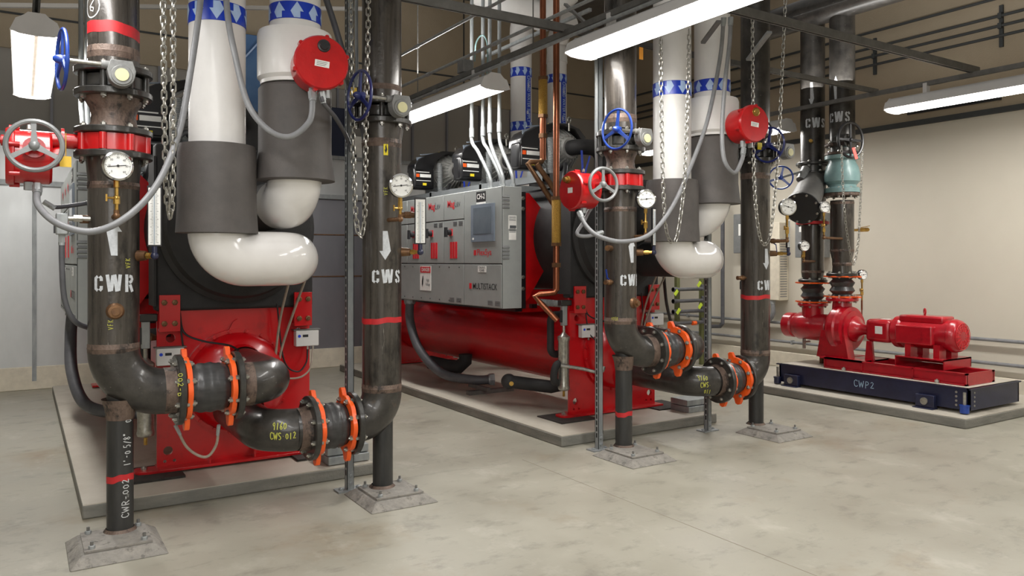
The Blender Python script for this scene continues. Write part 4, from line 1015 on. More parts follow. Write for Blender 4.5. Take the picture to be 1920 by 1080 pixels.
# small things on each chiller
for xc, w in ((CX1, 'left chiller'), (CX2, 'right chiller')):
    for sx, side in ((-1, 'left'), (1, 'right')):
        c = V((xc-.435 if xc < 2 else xc-.34, 5.58, .86)) if sx < 0 else V((xc+.49, 5.58, .935))
        t = thing('flow_transmitter', 'small grey transmitter box with tiny display, %s side of the %s face' % (side, w), 'transmitter', c-V((0, 0, .06)))
        b = part('transmitter_case', MB().box((c.x-.095, c.y, c.z-.055), (c.x+.075, c.y+.06, c.z+.06)), 'fixture', t, bevel=.006)
        part('display_window', MB().box((c.x-.045, c.y-.002, c.z+.012), (c.x-.005, c.y, c.z+.03)), 'print_black', b)
        part('round_logo', MB().cyl((c.x-.07, c.y, c.z+.02), (c.x-.07, c.y-.002, c.z+.02), .011, 14), 'blue_strap', b)
        part('mounting_shelf', MB().box((c.x-.11, c.y+.0, c.z+.062), (c.x+.09, c.y+.075, c.z+.068)), 'galv_dark', t)
        part('cable_gland', MB().cyl((c.x+.0, c.y+.03, c.z-.055), (c.x, c.y+.03, c.z-.08), .009, 8).cyl((c.x+.04, c.y+.03, c.z-.055), (c.x+.04, c.y+.03, c.z-.08), .009, 8), 'zinc', t)
    ex = xc-.52
    conduit([(xc-.385, 5.62, 1.16), (xc-.36, 5.60, 1.02), (xc-.25, 5.56, .96), (xc-.1, 5.48, .93), (xc-.05, 5.40, .90)], .007, 'cable_black', 'thin black cable drooping across the %s end plate' % w, 'cable', 'sensor_cable', 8, fittings=False)
    conduit([(xc-.385, 5.61, 1.16), (xc-.375, 5.6, 1.0), (xc-.35, 5.59, .85), (xc-.3, 5.56, .78)], .006, 'cable_black', 'thin black cable hanging down the upper left %s end plate' % w, 'cable', 'sensor_cable', 8, fittings=False)
    conduit([(xc+.3, 5.35, 1.45), (xc+.26, 5.5, 1.1), (xc+.24, 5.56, .8), (xc+.23, 5.57, .6)], .009, 'tube_brown', 'beige tube hanging down the face of the %s' % w, 'tube', 'sensing_tube', 8, fittings=False)
    conduit([(xc+.42, 5.35, 1.45), (xc+.34, 5.5, 1.1), (xc+.28, 5.56, .85), (xc+.26, 5.57, .65)], .009, 'tube_brown', 'slanting beige tube, second on the face of the %s' % w, 'tube', 'sensing_tube', 8, fittings=False)
    conduit([(xc+.53, 5.61, .855), (xc+.5, 5.58, .72), (xc+.42, 5.56, .66), (xc+.3, 5.55, .66)], .007, 'tube_brown', 'beige tube looping under the right transmitter of the %s' % w, 'tube', 'sensing_tube', 8, fittings=False)
    conduit([(xc+.49, 5.61, .855), (xc+.47, 5.58, .76), (xc+.4, 5.57, .7), (xc+.3, 5.56, .8), (xc+.25, 5.55, 1.2)], .006, 'cable_black', 'black cable looping beside the right transmitter of the %s' % w, 'cable', 'sensor_cable', 8, fittings=False)
    # drain hose under joint
    if xc < 2: conduit([at(330, 800, Y=4.75), at(352, 840, Y=4.75), at(385, 857, Y=4.72), at(405, 835, Y=4.7), at(410, 800, Y=4.66)], .008, 'tube_brown', 'thin beige tube looping under the left rubber joint', 'tube', 'sensing_tube', 8)
    # insulated U pipe left of the plate, strainer cylinder
    xs = xc-.56
    t = thing('insulated_drain_loop', 'black foam covered bent pipe at the left edge of the %s plate' % w, 'insulated pipe', (xs, 5.9, .6))
    part('foam_pipe', MB().tube([(xc-.4, 5.9, 1.0), (xs+.06, 5.9, 1.0)]+arc((xs+.06, 5.9, .94), UP, (-1, 0, 0), .06, 0, PI/2, 6)+[V((xs, 5.9, .71))]+arc((xs+.06, 5.9, .69), (-1, 0, 0), (0, 0, -1), .06, 0, PI/2, 6)+[V((xs+.14, 5.9, .63))], .034, 14), 'insul_black', t)
    fx, fy = xc-.59, 5.65
    t = thing('filter_drier', 'silver ribbed filter cylinder standing left of the %s plate' % w, 'filter', (fx, fy, .3))
    part('filter_body', MB().lathe([(.02, .33), (.05, .34), (.057, .36), (.051, .38), (.051, .78), (.057, .79), (.057, .82), (.03, .84), (.014, .86), (.014, .92)], (fx, fy, 0), UP, 10), 'zinc', t)
    part('drain_tip', MB().cyl((fx, fy, .28), (fx, fy, .34), .012, 8), 'brass', t)
    part('sight_glass', MB().box((fx-.026, fy-.02, .92), (fx+.026, fy+.02, 1.1)), 'galv', t, bevel=.005)
    part('sight_window', MB().cyl((fx-.03, fy, .95), (fx-.022, fy, 1.06), .018, 10), 'gauge_black', t)
    part('top_fitting', MB().box((fx-.05, fy-.03, 1.1), (fx+.07, fy+.03, 1.15)), 'comp_black', t, bevel=.005)
    if xc > 2:
        t = thing('insulated_drain_valve', 'black foam covered valve body low under the red barrel', 'valve', (xc-.5, 6.1, .2))
        part('valve_foam', MB().tube([(xc-.74, 6.32, .34), (xc-.6, 6.18, .32), (xc-.45, 6.05, .3), (xc-.35, 5.95, .33), (xc-.3, 5.95, .42)], .062, 16).sphere((xc-.75, 6.33, .34), .075), 'insul_black', t)
        part('brass_cap', MB().cyl((xc-.76, 6.27, .33), (xc-.77, 6.25, .33), .022, 10), 'brass', t)
        t = thing('insulated_trap', 'black foam covered loop beside the silver filter cylinder', 'insulated pipe', (xc-.65, 5.7, .4))
        part('loop_foam', MB().tube(spline([(xc-.56, 5.68, .58), (xc-.66, 5.66, .57), (xc-.69, 5.66, .5), (xc-.68, 5.67, .42), (xc-.6, 5.7, .4), (xc-.45, 5.78, .4)], 5), .034, 12), 'insul_black', t)
        conduit([(xc-.66, 5.6, .57), (xc-.5, 5.5, .54), (xc-.39, 5.42, .51), (xc-.35, 5.40, .52), (xc-.33, 5.4, .56)], .017, 'zinc', 'short silver pipe crossing the lower left of the %s plate' % w, 'pipe', 'drain_pipe', 10, fittings=False)
        t = thing('insulated_outlet', 'black foam covered elbow under the far part of the red barrel', 'insulated pipe', (xc-.45, 7.9, .2))
        part('elbow_foam', MB().tube([(xc-.62, 8.3, .3), (xc-.5, 8.1, .27), (xc-.42, 7.95, .27), (xc-.36, 7.9, .34), (xc-.36, 7.9, .42)], .08, 14), 'insul_black', t)
        rbh = MB()
        for q in range(26): rbh.torus(V((xc-.66, 5.95, 1.12)).lerp(V((xc-.45, 5.72, 1.1)), q/25), (.21, -.23, -.02), .026, .008, 12, 5)
        solo('ribbed_hose', rbh, 'galv', 'silver ribbed flexible hose just above the red barrel', 'hose')
        hs = thing('hose_stand', 'low steel channel under the end of the grey hose', 'support', (xc-.55, 7.2, .09))
        part('channel', MB().box((xc-.75, 7.1, .09), (xc-.2, 7.18, .13)).box((xc-.6, 7.0, .13), (xc-.56, 7.4, .17)), 'galv_dark', hs)
    # rubber mats under feet
    solo('rubber_mat', MB().box((xc-.78, 5.42, .086), (xc-.38, 5.80, .101)), 'mat_rubber', 'dark ribbed rubber mat under the left foot of the %s' % w, 'mat')
    solo('rubber_mat', MB().box((xc+.36, 5.42, .086), (xc+.74, 5.80, .101)), 'mat_rubber', 'dark rubber mat under the right foot of the %s' % w, 'mat')
    st = thing('strut_step', 'stack of galvanised channels on the pad right of the %s' % w, 'metal channel', (xc+.72, 5.3, .09))
    for i in range(2):
        part('channel', MB().box((xc+.50, 5.18+i*.02, .09+i*.06), (xc+.80, 5.42, .145+i*.06)), 'galv', st, bevel=.004)
    # big grey hose under the cabinet
    conduit([(xc-.88, 8.3, 1.05), (xc-.9, 8.25, .8), (xc-.9, 8.0, .5), (xc-.82, 7.6, .27), (xc-.6, 7.3, .22), (xc-.4, 7.2, .22)], .05, 'hose_dark', 'thick grey flexible hose below the %s cabinet' % w, 'hose', 'power_hose', 14)
    if xc < 2: solo('flat_brace', MB().bar((xc-.9, 6.3, 1.2), (xc-.53, 5.7, .98), .04, .03), 'bronze', 'brown flat brace slanting behind the left edge of the %s plate' % w, 'brace')
# copper piping on chiller 2
def copper(px, py0, py1, X, Y, r, label, braid):
    p0 = at(px, py0, Y=Y); t = thing('copper_refrigerant_pipe', label, 'pipe', (p0.x, Y, at(px, py1, Y=Y).z)); x = p0.x; z1 = at(px, py1, Y=Y).z
    part('copper_tube', MB().cyl((x, Y, 4.8), (x, Y, z1), r, 16), 'copper', t)
    z2, z3 = at(px, braid[0], Y=Y).z, at(px, braid[1], Y=Y).z
    part('braided_section', MB().cyl((x, Y, z2), (x, Y, z3), r*1.45, 16), 'braid', t, 'yellow metal braid sleeve')
    pieces('hex_coupling', [MB().cyl((x, Y, z2), (x, Y, z2+.03), r*1.7, 6), MB().cyl((x, Y, z3-.03), (x, Y, z3), r*1.7, 6), MB().cyl((x, Y, z3-.22), (x, Y, z3-.18), r*1.5, 6)], 'bronze', t)
    return t, x, z1
tc, x, z = copper(1043, 0, 545, 0, 5.62, .029, 'tall copper pipe with braided section in front of the evaporator', (375, 455))
part('lower_elbow', MB().tube([(x, 5.62, z+.02), (x-.02, 5.62, z-.02), (x-.15, 5.66, z-.03), (x-.19, 5.68, z-.05), (x-.14, 5.64, z-.12), (x-.04, 5.55, z-.26)], .026, 12), 'copper', tc)
tc, x, z = copper(1018, 0, 300, 0, 6.0, .03, 'copper pipe with yellow braid left of the taller copper pipe', (150, 215))
part('lower_elbow', MB().tube([(x, 6.0, z+.02), (x-.02, 6.0, z-.02), (x-.14, 6.0, z-.03), (x-.17, 6.0, z-.05), (x-.02, 5.98, z-.25), (x+.1, 5.96, z-.42)], .026, 12).tube([(x-.10, 5.96, z-.05), (x+.04, 5.94, z-.22), (x+.14, 5.92, z-.38)], .026, 12), 'bronze', tc)

# ================================================================== STRUTS, RAILS, LIGHTS
def strut_post(px, py, Y, top, label, foot=True):
    p = at(px, py, Y=Y); X = p.x
    t = thing('strut_post', label, 'post', (X, Y, 0)); z0 = 0.0
    w = .046
    part('channel', MB().box((X-w/2, Y-w/2, z0), (X-w/2+.004, Y+w/2, top)).box((X-w/2, Y-w/2, z0), (X+w/2, Y-w/2+.004, top)).box((X+w/2-.004, Y-w/2, z0), (X+w/2, Y+w/2, top))
         .box((X-w/2, Y+w/2-.004, z0), (X-w/2+.011, Y+w/2, top)).box((X+w/2-.011, Y+w/2-.004, z0), (X+w/2, Y+w/2, top)), 'galv', t)
    sl = MB(); z = .1
    while z < top: sl.box((X-w/2-.001, Y-.007, z), (X-w/2, Y+.007, z+.035)); z += .05
    part('slot_pattern', sl, 'slot_dark', t)
    if foot:
        part('foot_plate', MB().box((X-.09, Y-.05, 0), (X+.09, Y+.05, .01)).box((X-.02, Y-.026, .01), (X+.02, Y-.019, .13)), 'galv', t)
        for a in (-.06, .06): bolt(t, (X+a, Y, .01), UP, .013, .012, 'galv')
        for z in (.05, .1): bolt(t, (X, Y-.026, z), (0, -1, 0), .011, .01, 'galv')
    return X
XS1 = strut_post(655, 700, 4.86, 5.0, 'tall slotted metal post left of the near CWS riser')
XS2 = strut_post(1123, 700, 4.83, 3.2, 'tall slotted metal post left of the right chiller riser')
XS3 = strut_post(1327, 780, 4.86, 3.2, 'slotted metal post between the two right-hand risers')
def rail(p0, p1, label, w=.041, h=.041, name='strut_rail', cat='rail', m='galv_dark'):
    p0, p1 = V(p0), V(p1)
    t = thing(name, label, cat, (p0+p1)/2)
    d = (p1-p0).normalized()
    mb = MB().bar(p0, p1, w, .005).bar(p0+V((0, 0, h/2)), p1+V((0, 0, h/2)), w, .004); 
    s = d.cross(V((0, 0, 1))).normalized()
    mb = MB().bar(p0+V((0, 0, h/2)), p1+V((0, 0, h/2)), w, .004).bar(p0+s*w/2, p1+s*w/2, .004, h).bar(p0-s*w/2, p1-s*w/2, .004, h)
    mb.bar(p0-V((0, 0, h/2))+s*w*.36, p1-V((0, 0, h/2))+s*w*.36, w*.28, .004).bar(p0-V((0, 0, h/2))-s*w*.36, p1-V((0, 0, h/2))-s*w*.36, w*.28, .004)
    part('channel', mb, m, t)
    return t
XF2 = 3.57
rail((XF2, 1.9, 3.27), (XF2, 9.6, 3.27), 'long grey channel rail above the two central light fixtures')
rail((7.62, 1.9, 3.27), (7.62, 9.6, 3.27), 'long grey channel rail above the right-hand light fixtures')
rail((.0, 4.86, 3.31), (3.65, 4.86, 3.31), 'grey cross channel at the top, above the near CWS riser', h=.06)
rail((3.4, 3.86, 3.32), (7.72, 3.86, 3.32), 'long grey cross channel at upper right, nearer of two', h=.06)
rail((3.65, 4.88, 3.31), (7.7, 4.88, 3.31), 'grey cross channel behind the right risers, farther of two')
rail((.09, 5.6, 3.27), (.09, 9.6, 3.27), 'grey channel rail above the far left light fixture')
for i, (x, z, lab) in enumerate(((3.42, 3.36, 'thin conduit running just left of the central light rail'), (3.50, 3.2, 'thin conduit hung below the central light rail'), (3.3, 3.62, 'high thin conduit left of the central lights'))):
    t = thing('ceiling_conduit', lab, 'conduit', (x, 5, z)); part('conduit_tube', MB().cyl((x, 1.9, z), (x, 8.5, z), .014, 10), 'galv', t)
    pieces('coupling', [MB().cyl((x, y, z), (x, y+.08, z), .019, 10) for y in (5.6, 6.9)], 'galv', t)
# hanger rods
for (x, y, lab) in ((.09, 6.2, 'thin threaded rod above the far left light'), (3.57, 7.5, 'thin threaded rod above the central light'), (7.62, 3.2, 'thin threaded rod holding the right light rail'), (3.57, 5.3, 'thin threaded rod between the central lights')):
    solo('threaded_rod', MB().cyl((x, y, 3.3), (x, y, ZC), .006, 6), 'galv_dark', lab, 'rod')
# braces
solo('diagonal_brace', MB().bar(at(1403, 112, Y=4.4), at(1443, 60, Y=4.05), .04, .02), 'galv', 'short light diagonal brace in front of the dark riser', 'brace')
solo('diagonal_brace', MB().bar(at(1318, 80, Y=4.35), at(1348, 40, Y=4.05), .035, .02), 'galv_dark', 'short dark diagonal brace between the far white pipes', 'brace')
solo('diagonal_brace', MB().bar(at(1060, 8, Y=5.4), at(1110, 55, Y=4.9), .03, .02), 'galv_dark', 'dark diagonal brace above the central light fixture', 'brace')
solo('diagonal_brace', MB().bar(at(912, 105, Y=7.6), at(1107, 18, Y=5.6), .03, .03), 'galv', 'thin slanting rail behind the tall copper pipes', 'brace')

def light(X, Y0, Y1, label, z=3.06):
    t = thing('light_fixture', label, 'light fixture', (X, (Y0+Y1)/2, z))
    hw = .15
    prof = [(-hw, .0), (-.115, .075), (-.05, .115), (.05, .115), (.115, .075), (hw, .0), (.1, -.02), (-.1, -.02)]
    top = [(-hw, .0), (-.115, .075), (-.05, .115), (.05, .115), (.115, .075), (hw, .0), (hw-.006, 0), (.11, .068), (.045, .108), (-.045, .108), (-.11, .068), (-hw+.006, 0)]
    part('housing', MB().prism(top, (X, Y1, z), (1, 0, 0), UP, Y1-Y0), 'fixture', t)
    cap = [(-hw-.004, -.012), (-.12, .07), (-.09, .08), (-.05, .12), (.05, .12), (.09, .08), (.12, .07), (hw+.004, -.012), (.1, -.03), (.03, -.035), (-.03, -.035), (-.1, -.03)]
    for y in (Y0, Y1+.012): part('end_cap', MB().prism(cap, (X, y, z), (1, 0, 0), UP, .012), 'fixture', t)
    for s in (-1, 1):
        part('lamp_lens', MB().prism([(s*.016, .0), (s*.02, -.022), (s*.07, -.03), (s*.125, -.018), (s*.14, .004)][::s], (X, Y1-.01, z), (1, 0, 0), UP, Y1-Y0-.02), 'tube_light', t, 'glowing lamp strip')
    part('centre_channel', MB().box((X-.012, Y0+.01, z-.012), (X+.012, Y1-.01, z+.1)), 'tube_gap', t)
    for y in (Y0+.35, Y1-.35):
        part('hanger_bracket', MB().box((X-.03, y-.02, z+.11), (X+.03, y+.02, z+.215)), 'fixture', t)
    return t
light(.09, 6.15, 8.55, 'bright twin-lamp ceiling light at upper left, seen end on')
light(XF2, 5.91, 8.35, 'bright twin-lamp ceiling light above the control cabinet')
light(XF2, 2.18, 4.65, 'large bright twin-lamp ceiling light at top centre, nearest')
light(7.62, 2.2, 4.65, 'bright twin-lamp ceiling light at right edge against the wall')
light(7.62, 5.95, 8.4, 'small distant ceiling light between the risers and the pump pipes')
LX = [(.09, 7.3), (XF2, 7.1), (XF2, 3.4), (7.62, 3.4), (7.62, 7.2), (.09, 3.4), (.09, 0.2), (XF2, 0.), (7.62, 0.)]  # first ones sit under built fixtures, the rest are added out of view
for i, (x, y) in enumerate(LX):
    l = bpy.data.lights.new('area', 'AREA'); l.shape = 'RECTANGLE'; l.size = .3; l.size_y = 2.4; l.energy = 40 if i < 5 else 48; l.color = (1, .985, .965)
    o = bpy.data.objects.new('lamp_light', l); COL.objects.link(o); o.location = (x, y, 3.0)
# added soft fill lamps under the ceiling so upper parts are not black
for x, y, e in ((2.0, 2.0, 34), (6.5, 4.5, 22), (1.0, 8.0, 14)):
    l = bpy.data.lights.new('area', 'AREA'); l.shape = 'RECTANGLE'; l.size = 5; l.size_y = 5; l.energy = e; l.color = (1, .985, .96)
    o = bpy.data.objects.new('added_ceiling_fill', l); COL.objects.link(o); o.location = (x, y, 5.5)
for x, y, e in ((XF2, 3.4, 26), (XF2, 7.6, 38), (7.62, 4.6, 26), (.2, 7.6, 30)):  # added lamps above the fixtures, aimed up to lift the upper walls
    l = bpy.data.lights.new('uplight', 'AREA'); l.shape = 'RECTANGLE'; l.size = .3; l.size_y = 2.4; l.energy = e; l.color = (1, .985, .96)
    o = bpy.data.objects.new('added_uplight', l); COL.objects.link(o); o.location = (x, y, 3.5); o.rotation_euler = (PI, 0, 0)
# added front fill lamp, unseen behind the camera
l = bpy.data.lights.new('fill', 'AREA'); l.shape = 'RECTANGLE'; l.size = 3.5; l.size_y = 2.5; l.energy = 100; l.color = (1, .99, .97)
o = bpy.data.objects.new('added_front_fill', l); COL.objects.link(o); o.location = (-1.0, -1.8, 2.6); o.rotation_euler = (math.radians(70), 0, math.radians(-28))

# electrical box, green wire on fixture rail
solo('junction_box', MB().box(at(873, 118, X=XF2+.05)-V((.06, .06, .1)), at(873, 118, X=XF2+.05)+V((.05, .06, .02))), 'gearbox_grey', 'small grey junction box above the central light', 'box', bevel=.004)
conduit([at(890, 115, Y=6.5), at(893, 80, Y=6.5), at(905, 66, Y=6.45), at(914, 85, Y=6.4), at(913, 138, Y=6.35)], .007, 'teal', 'thin green wire looping above the central light', 'wire', 'green_wire', 8, fittings=False)

# ================================================================== LOOSE CONDUITS AND CHAINS
conduit([at(70, 350, Y=4.5), at(72, 385, Y=4.4), at(110, 420, Y=4.25), at(175, 434, Y=4.2), at(240, 405, Y=4.2), at(295, 345, Y=4.25), at(335, 250, Y=4.3), at(358, 130, Y=4.35), at(376, 0, Y=4.4), at(385, -120, Y=4.4)], .0165, 'hose_grey', 'long grey flexible conduit curving across the leftmost riser', n=14)
conduit([at(420, -100, Y=4.4), at(426, 20, Y=4.38), at(440, 100, Y=4.3), at(465, 195, Y=4.25), at(505, 245, Y=4.2), at(545, 256, Y=4.2), at(580, 228, Y=4.2), at(586, 190, Y=4.22), at(585, 175, Y=4.24)], .0165, 'hose_grey', 'grey flexible conduit looping under the near round actuator', n=14)
conduit([at(603, 175, Y=4.24), at(608, 195, Y=4.25), at(630, 222, Y=4.4), at(652, 262, Y=4.7), at(662, 300, Y=4.75)], .013, 'hose_dark', 'dark grey conduit from the near round actuator to the metal post', n=12)
conduit([at(605, -20, Y=4.8), at(622, 30, Y=4.78), at(640, 90, Y=4.76), at(652, 140, Y=4.78), at(655, 165, Y=4.8)], .02, 'hose_dark', 'thick dark cable hanging beside the metal post at top', 'cable', n=12)
conduit([at(85, 380, Y=4.9), at(100, 388, Y=4.9), at(130, 386, Y=4.95), at(180, 378, Y=5.0)], .012, 'hose_dark', 'dark cable behind the leftmost riser at gauge height', 'cable', 'cable')
jb = thing('conduit_body', 'grey conduit fitting left of the leftmost riser', 'conduit fitting', at(116, 440, Y=4.6))
c = at(117, 420, Y=4.6); part('box', MB().box(c-V((.03, .03, .055)), c+V((.025, .03, .055))), 'galv', jb, bevel=.006)
part('nipple', MB().cyl(c+V((0, 0, .03)), c+V((.13, 0, .03)), .014, 10).cyl(c+V((.05, 0, .03)), c+V((.09, 0, .03)), .02, 6), 'zinc', jb)
conduit([at(116, 440, Y=4.6), at(116, 490, Y=4.6), at(121, 560, Y=4.62), at(140, 602, Y=4.65), at(175, 618, Y=4.8)], .0135, 'hose_dark', 'grey conduit dropping left of the leftmost riser', n=12)
conduit([at(1087, 400, Y=4.5), at(1100, 425, Y=4.4), at(1125, 444, Y=4.32), at(1170, 453, Y=4.28), at(1220, 438, Y=4.27), at(1262, 385, Y=4.3), at(1300, 300, Y=4.35), at(1328, 220, Y=4.38), at(1350, 110, Y=4.4), at(1357, 35, Y=4.3)], .0165, 'hose_grey', 'grey flexible conduit curving in front of the far white pipes', n=14)
conduit([at(1370, 35, Y=4.2), at(1368, 80, Y=4.2), at(1360, 150, Y=4.2), at(1354, 240, Y=4.2), at(1358, 300, Y=4.18), at(1377, 324, Y=4.18), at(1391, 300, Y=4.18), at(1394, 280, Y=4.2)], .0165, 'hose_grey', 'grey conduit hanging in a U below the far round actuator', n=14)
conduit([at(1110, 385, Y=4.7), at(1095, 415, Y=4.65), at(1082, 438, Y=4.62), at(1100, 443, Y=4.6), at(1128, 436, Y=4.58)], .014, 'hose_grey', 'short bent grey conduit below the red drum valve', n=12)
conduit([at(1130, 330, Y=4.83), at(1119, 300, Y=4.83), at(1118, 160, Y=4.83), at(1117, 60, Y=4.83)], .014, 'galv', 'thin metal conduit running up beside the right chiller riser', n=10)
conduit([at(1398, 200, Y=4.5), at(1440, 230, Y=4.45), at(1446, 250, Y=4.4), at(1430, 262, Y=4.4)], .008, 'gauge_black', 'black cable loop behind the far round actuator', 'cable', 'cable', fittings=False)
solo('cable_coil', MB().torus(at(655, 128, Y=4.75), (.9, -.5, 0), .11, .008, 36, 8).torus(at(652, 132, Y=4.75), (.8, -.6, .1), .1, .008, 36, 8), 'gearbox_grey', 'coil of grey cable hanging on the metal post', 'cable')
conduit([at(668, -40, Y=4.8), at(668, 60, Y=4.8), at(669, 125, Y=4.8), at(667, 160, Y=4.8)], .012, 'galv', 'short metal conduit alongside the near metal post', n=10)
solo('hanging_tag', MB().box(at(653, 163, Y=4.6), at(669, 183, Y=4.6)+V((0, .004, 0))), 'tag_gold', 'small gold tag hanging by the navy handwheel', 'tag')
solo('hanging_tag', MB().box(at(1199, 88, Y=4.5), at(1206, 112, Y=4.5)+V((0, .004, 0))), 'tag_orange', 'small orange tag below the nearest ceiling light', 'tag')
solo('hanging_tag', MB().box(at(1421, 267, Y=4.45), at(1429, 281, Y=4.45)+V((0, .004, 0))), 'tag_yellow', 'small yellow tag by the navy wheel at right', 'tag')

chain([at(306, -60, Y=4.3), at(307, 100, Y=4.3), at(309, 250, Y=4.3), at(313, 370, Y=4.3)], at(318, 408, Y=4.3), [at(323, 370, Y=4.28), at(325, 250, Y=4.28), at(325, 100, Y=4.28), at(325, -60, Y=4.28)], 0, 'bright steel chain loop hanging right of the leftmost riser', .038, .0047)
chain([at(657, -60, Y=4.55), at(658, 60, Y=4.55), at(661, 250, Y=4.55), at(667, 400, Y=4.52)], at(676, 442, Y=4.5), [at(684, 400, Y=4.47), at(686, 250, Y=4.45), at(690, 60, Y=4.45), at(691, -60, Y=4.45)], 0, 'steel chain loop hanging in front of the near CWS riser', .038, .0045)
chain([at(1239, 70, Y=4.3), at(1240, 200, Y=4.3), at(1243, 340, Y=4.3), at(1249, 430, Y=4.3)], at(1262, 455, Y=4.3), [at(1272, 430, Y=4.3), at(1283, 340, Y=4.3), at(1289, 200, Y=4.3), at(1292, 60, Y=4.3)], 0, 'steel chain loop hanging in front of the far white pipes', .038, .0042)
chain([at(1411, 30, Y=4.3), at(1412, 200, Y=4.3), at(1414, 340, Y=4.3), at(1422, 430, Y=4.3)], at(1433, 458, Y=4.3), [at(1446, 430, Y=4.3), at(1458, 300, Y=4.3), at(1466, 150, Y=4.3), at(1474, -30, Y=4.3)], 0, 'steel chain loop hanging in front of the striped riser', .038, .004)

# ================================================================== PIPES BEHIND
def bigpipe(px, Y, r, label, letters, z0=0., bands=((150, 12), (240, 12)), py=200, strip=True):
    p = at(px, py, Y=Y); X = p.x
    t = thing('insulated_chilled_water_pipe', label, 'insulated pipe', (X, Y, z0))
    part('white_jacket', MB().cyl((X, Y, z0), (X, Y, 4.35), r, 32).tube([V((X, Y, 4.3)), V((X, Y, 4.5))]+arc((X, Y-.3, 4.5), (0, 1, 0), UP, .3, 0, PI/2, 8), r*1.08, 28), 'white_pipe', t)
    for b in bands:
        z = at(px, b[0], Y=Y).z; tape(t, X, Y, r, z-.06, .12, False)
    if strip:
        za, zb = at(px, bands[1][0], Y=Y).z, at(px, bands[0][0], Y=Y).z; a = facing(X, Y)+.75
        part('blue_strip', wrap(poly_shape([(-.045, za-zb/2-za/2), (.045, za-zb/2-za/2), (.045, (zb-za)/2), (-.045, (zb-za)/2)], 2), (X, Y), (za+zb)/2, r, a, .003), 'blue_tape', t)
        sh = text_poly(letters, .07, .001, (zb-za)*.86); sh = ([V((v.y, -v.x, 0)) for v in sh[0]], sh[1])
        part('lettering', wrap(sh, (X, Y), (za+zb)/2, r, a, .006), 'tape_arrow', t, 'vertical words CHILLED WATER SUPPLY')
    return X
bigpipe(977, 8.55, .14, 'white insulated pipe marked CHILLED WATER SUPPLY behind the compressors', 'CHILLED WATER SUPPLY', bands=((138, 12), (239, 12)))
bigpipe(1044, 8.9, .14, 'white insulated pipe partly hidden behind the copper pipes', 'CHILLED WATER RETURN', bands=((150, 12), (250, 12)))
t = thing('insulated_header_pipe', 'white insulated header pipe at the top behind the copper pipes', 'insulated pipe', (4.9, 8.0, 4.3))
part('white_jacket', MB().tube([at(900, -20, Y=8.2), at(935, 0, Y=8.1), at(1010, 30, Y=8.0), at(1058, -10, Y=7.9), at(1060, -80, Y=7.9)], .19, 24), 'white_pipe', t)
# blue steel panels between near white pipes and dark one behind
YQ = 10.66
def on_ledge(nm, pn, x0, x1, ptop, m, label, cat):
    a = at(x0, ptop, Y=YQ); b = at(x1, ptop, Y=YQ)
    t = thing(nm, label, cat, ((a.x+b.x)/2, YQ, 3.0))
    part(pn, MB().box((a.x, YQ, 3.0), (b.x, YQ+.2, a.z)), m, t, bevel=.01)
    part('panel_frame', MB().box((a.x, YQ-.02, 3.0), (a.x+.03, YQ, a.z)).box((b.x-.03, YQ-.02, 3.0), (b.x, YQ, a.z)).box((a.x, YQ-.02, 3.0), (b.x, YQ, 3.04)), m, t)
    return t
tb = on_ledge('blue_steel_cabinet', 'blue_panel', 440, 560, 60, 'blue_steel', 'blue steel unit glimpsed between the near white pipes', 'cabinet')
part('brace_strip', MB().bar(at(455, 112, Y=YQ-.03), at(492, 72, Y=YQ-.03), .05, .02), 'tape_arrow', tb)
on_ledge('dark_blue_panel', 'panel_face', 616, 650, 200, 'blue_dark', 'dark blue panel behind the near metal post', 'panel')
on_ledge('bright_sign', 'sign_face', 664, 690, 255, 'white_label', 'bright white sign seen between post and CWS riser', 'sign')
# dark duct / wall behind near valve (upper left)
# top overhead beam
rail(at(0, 10, Y=9.5), at(700, 60, Y=9.5)+V((0, 0, .3)), 'dark overhead channel against the far wall at upper left', m='wall_dark')

# right wall conduits
for i, (z, lab) in enumerate(((4.4, 'highest thin dark conduit on the right wall'), (4.2, 'second dark conduit down on the right wall'), (4.09, 'third dark conduit down on the right wall'), (3.98, 'fourth dark conduit down on the right wall'))):
    solo('wall_conduit', MB().cyl((XR-.06, 1., z), (XR-.06, 10.8, z), .016, 10), 'seam', lab, 'conduit')
for px, lab in ((1640, 'dark vertical strut on the right wall, nearer the pump risers'), (1877, 'dark vertical strut on the right wall at the right edge')):
    y = at(px, 100, X=XR-.04).y; solo('wall_strut', MB().box((XR-.045, y-.02, 3.86), (XR-.02, y+.02, 4.32)).box((XR-.08, y-.02, 4.17), (XR-.045, y+.02, 4.23)).box((XR-.08, y-.02, 4.06), (XR-.045, y+.02, 4.12)), 'seam', lab, 'strut')
for z, lab in ((.37, 'grey conduit low on the right wall, lower of two'), (.63, 'grey conduit low on the right wall, upper of two')):
    t = thing('wall_conduit', lab, 'conduit', (XR-.06, 6, z))
    part('conduit_tube', MB().cyl((XR-.07, 1.5, z), (XR-.07, 10.6, z), .02, 12), 'hose_grey', t)
    pieces('pipe_clamp', [MB().box((XR-.09, y, z-.03), (XR-.04, y+.03, z+.03)) for y in (3, 5, 7, 9)], 'galv', t)
a = at(1812, 183, X=XR-.05)
solo('linear_vent', MB().box((XR-.05, at(1880, 180, X=XR).y, 3.28), (XR-.021, at(1705, 205, X=XR).y, 3.40)).box((XR-.06, at(1870, 180, X=XR).y, 3.31), (XR-.05, at(1715, 205, X=XR).y, 3.36)), 'gauge_black', 'dark strip vent on the right wall below the light', 'vent')
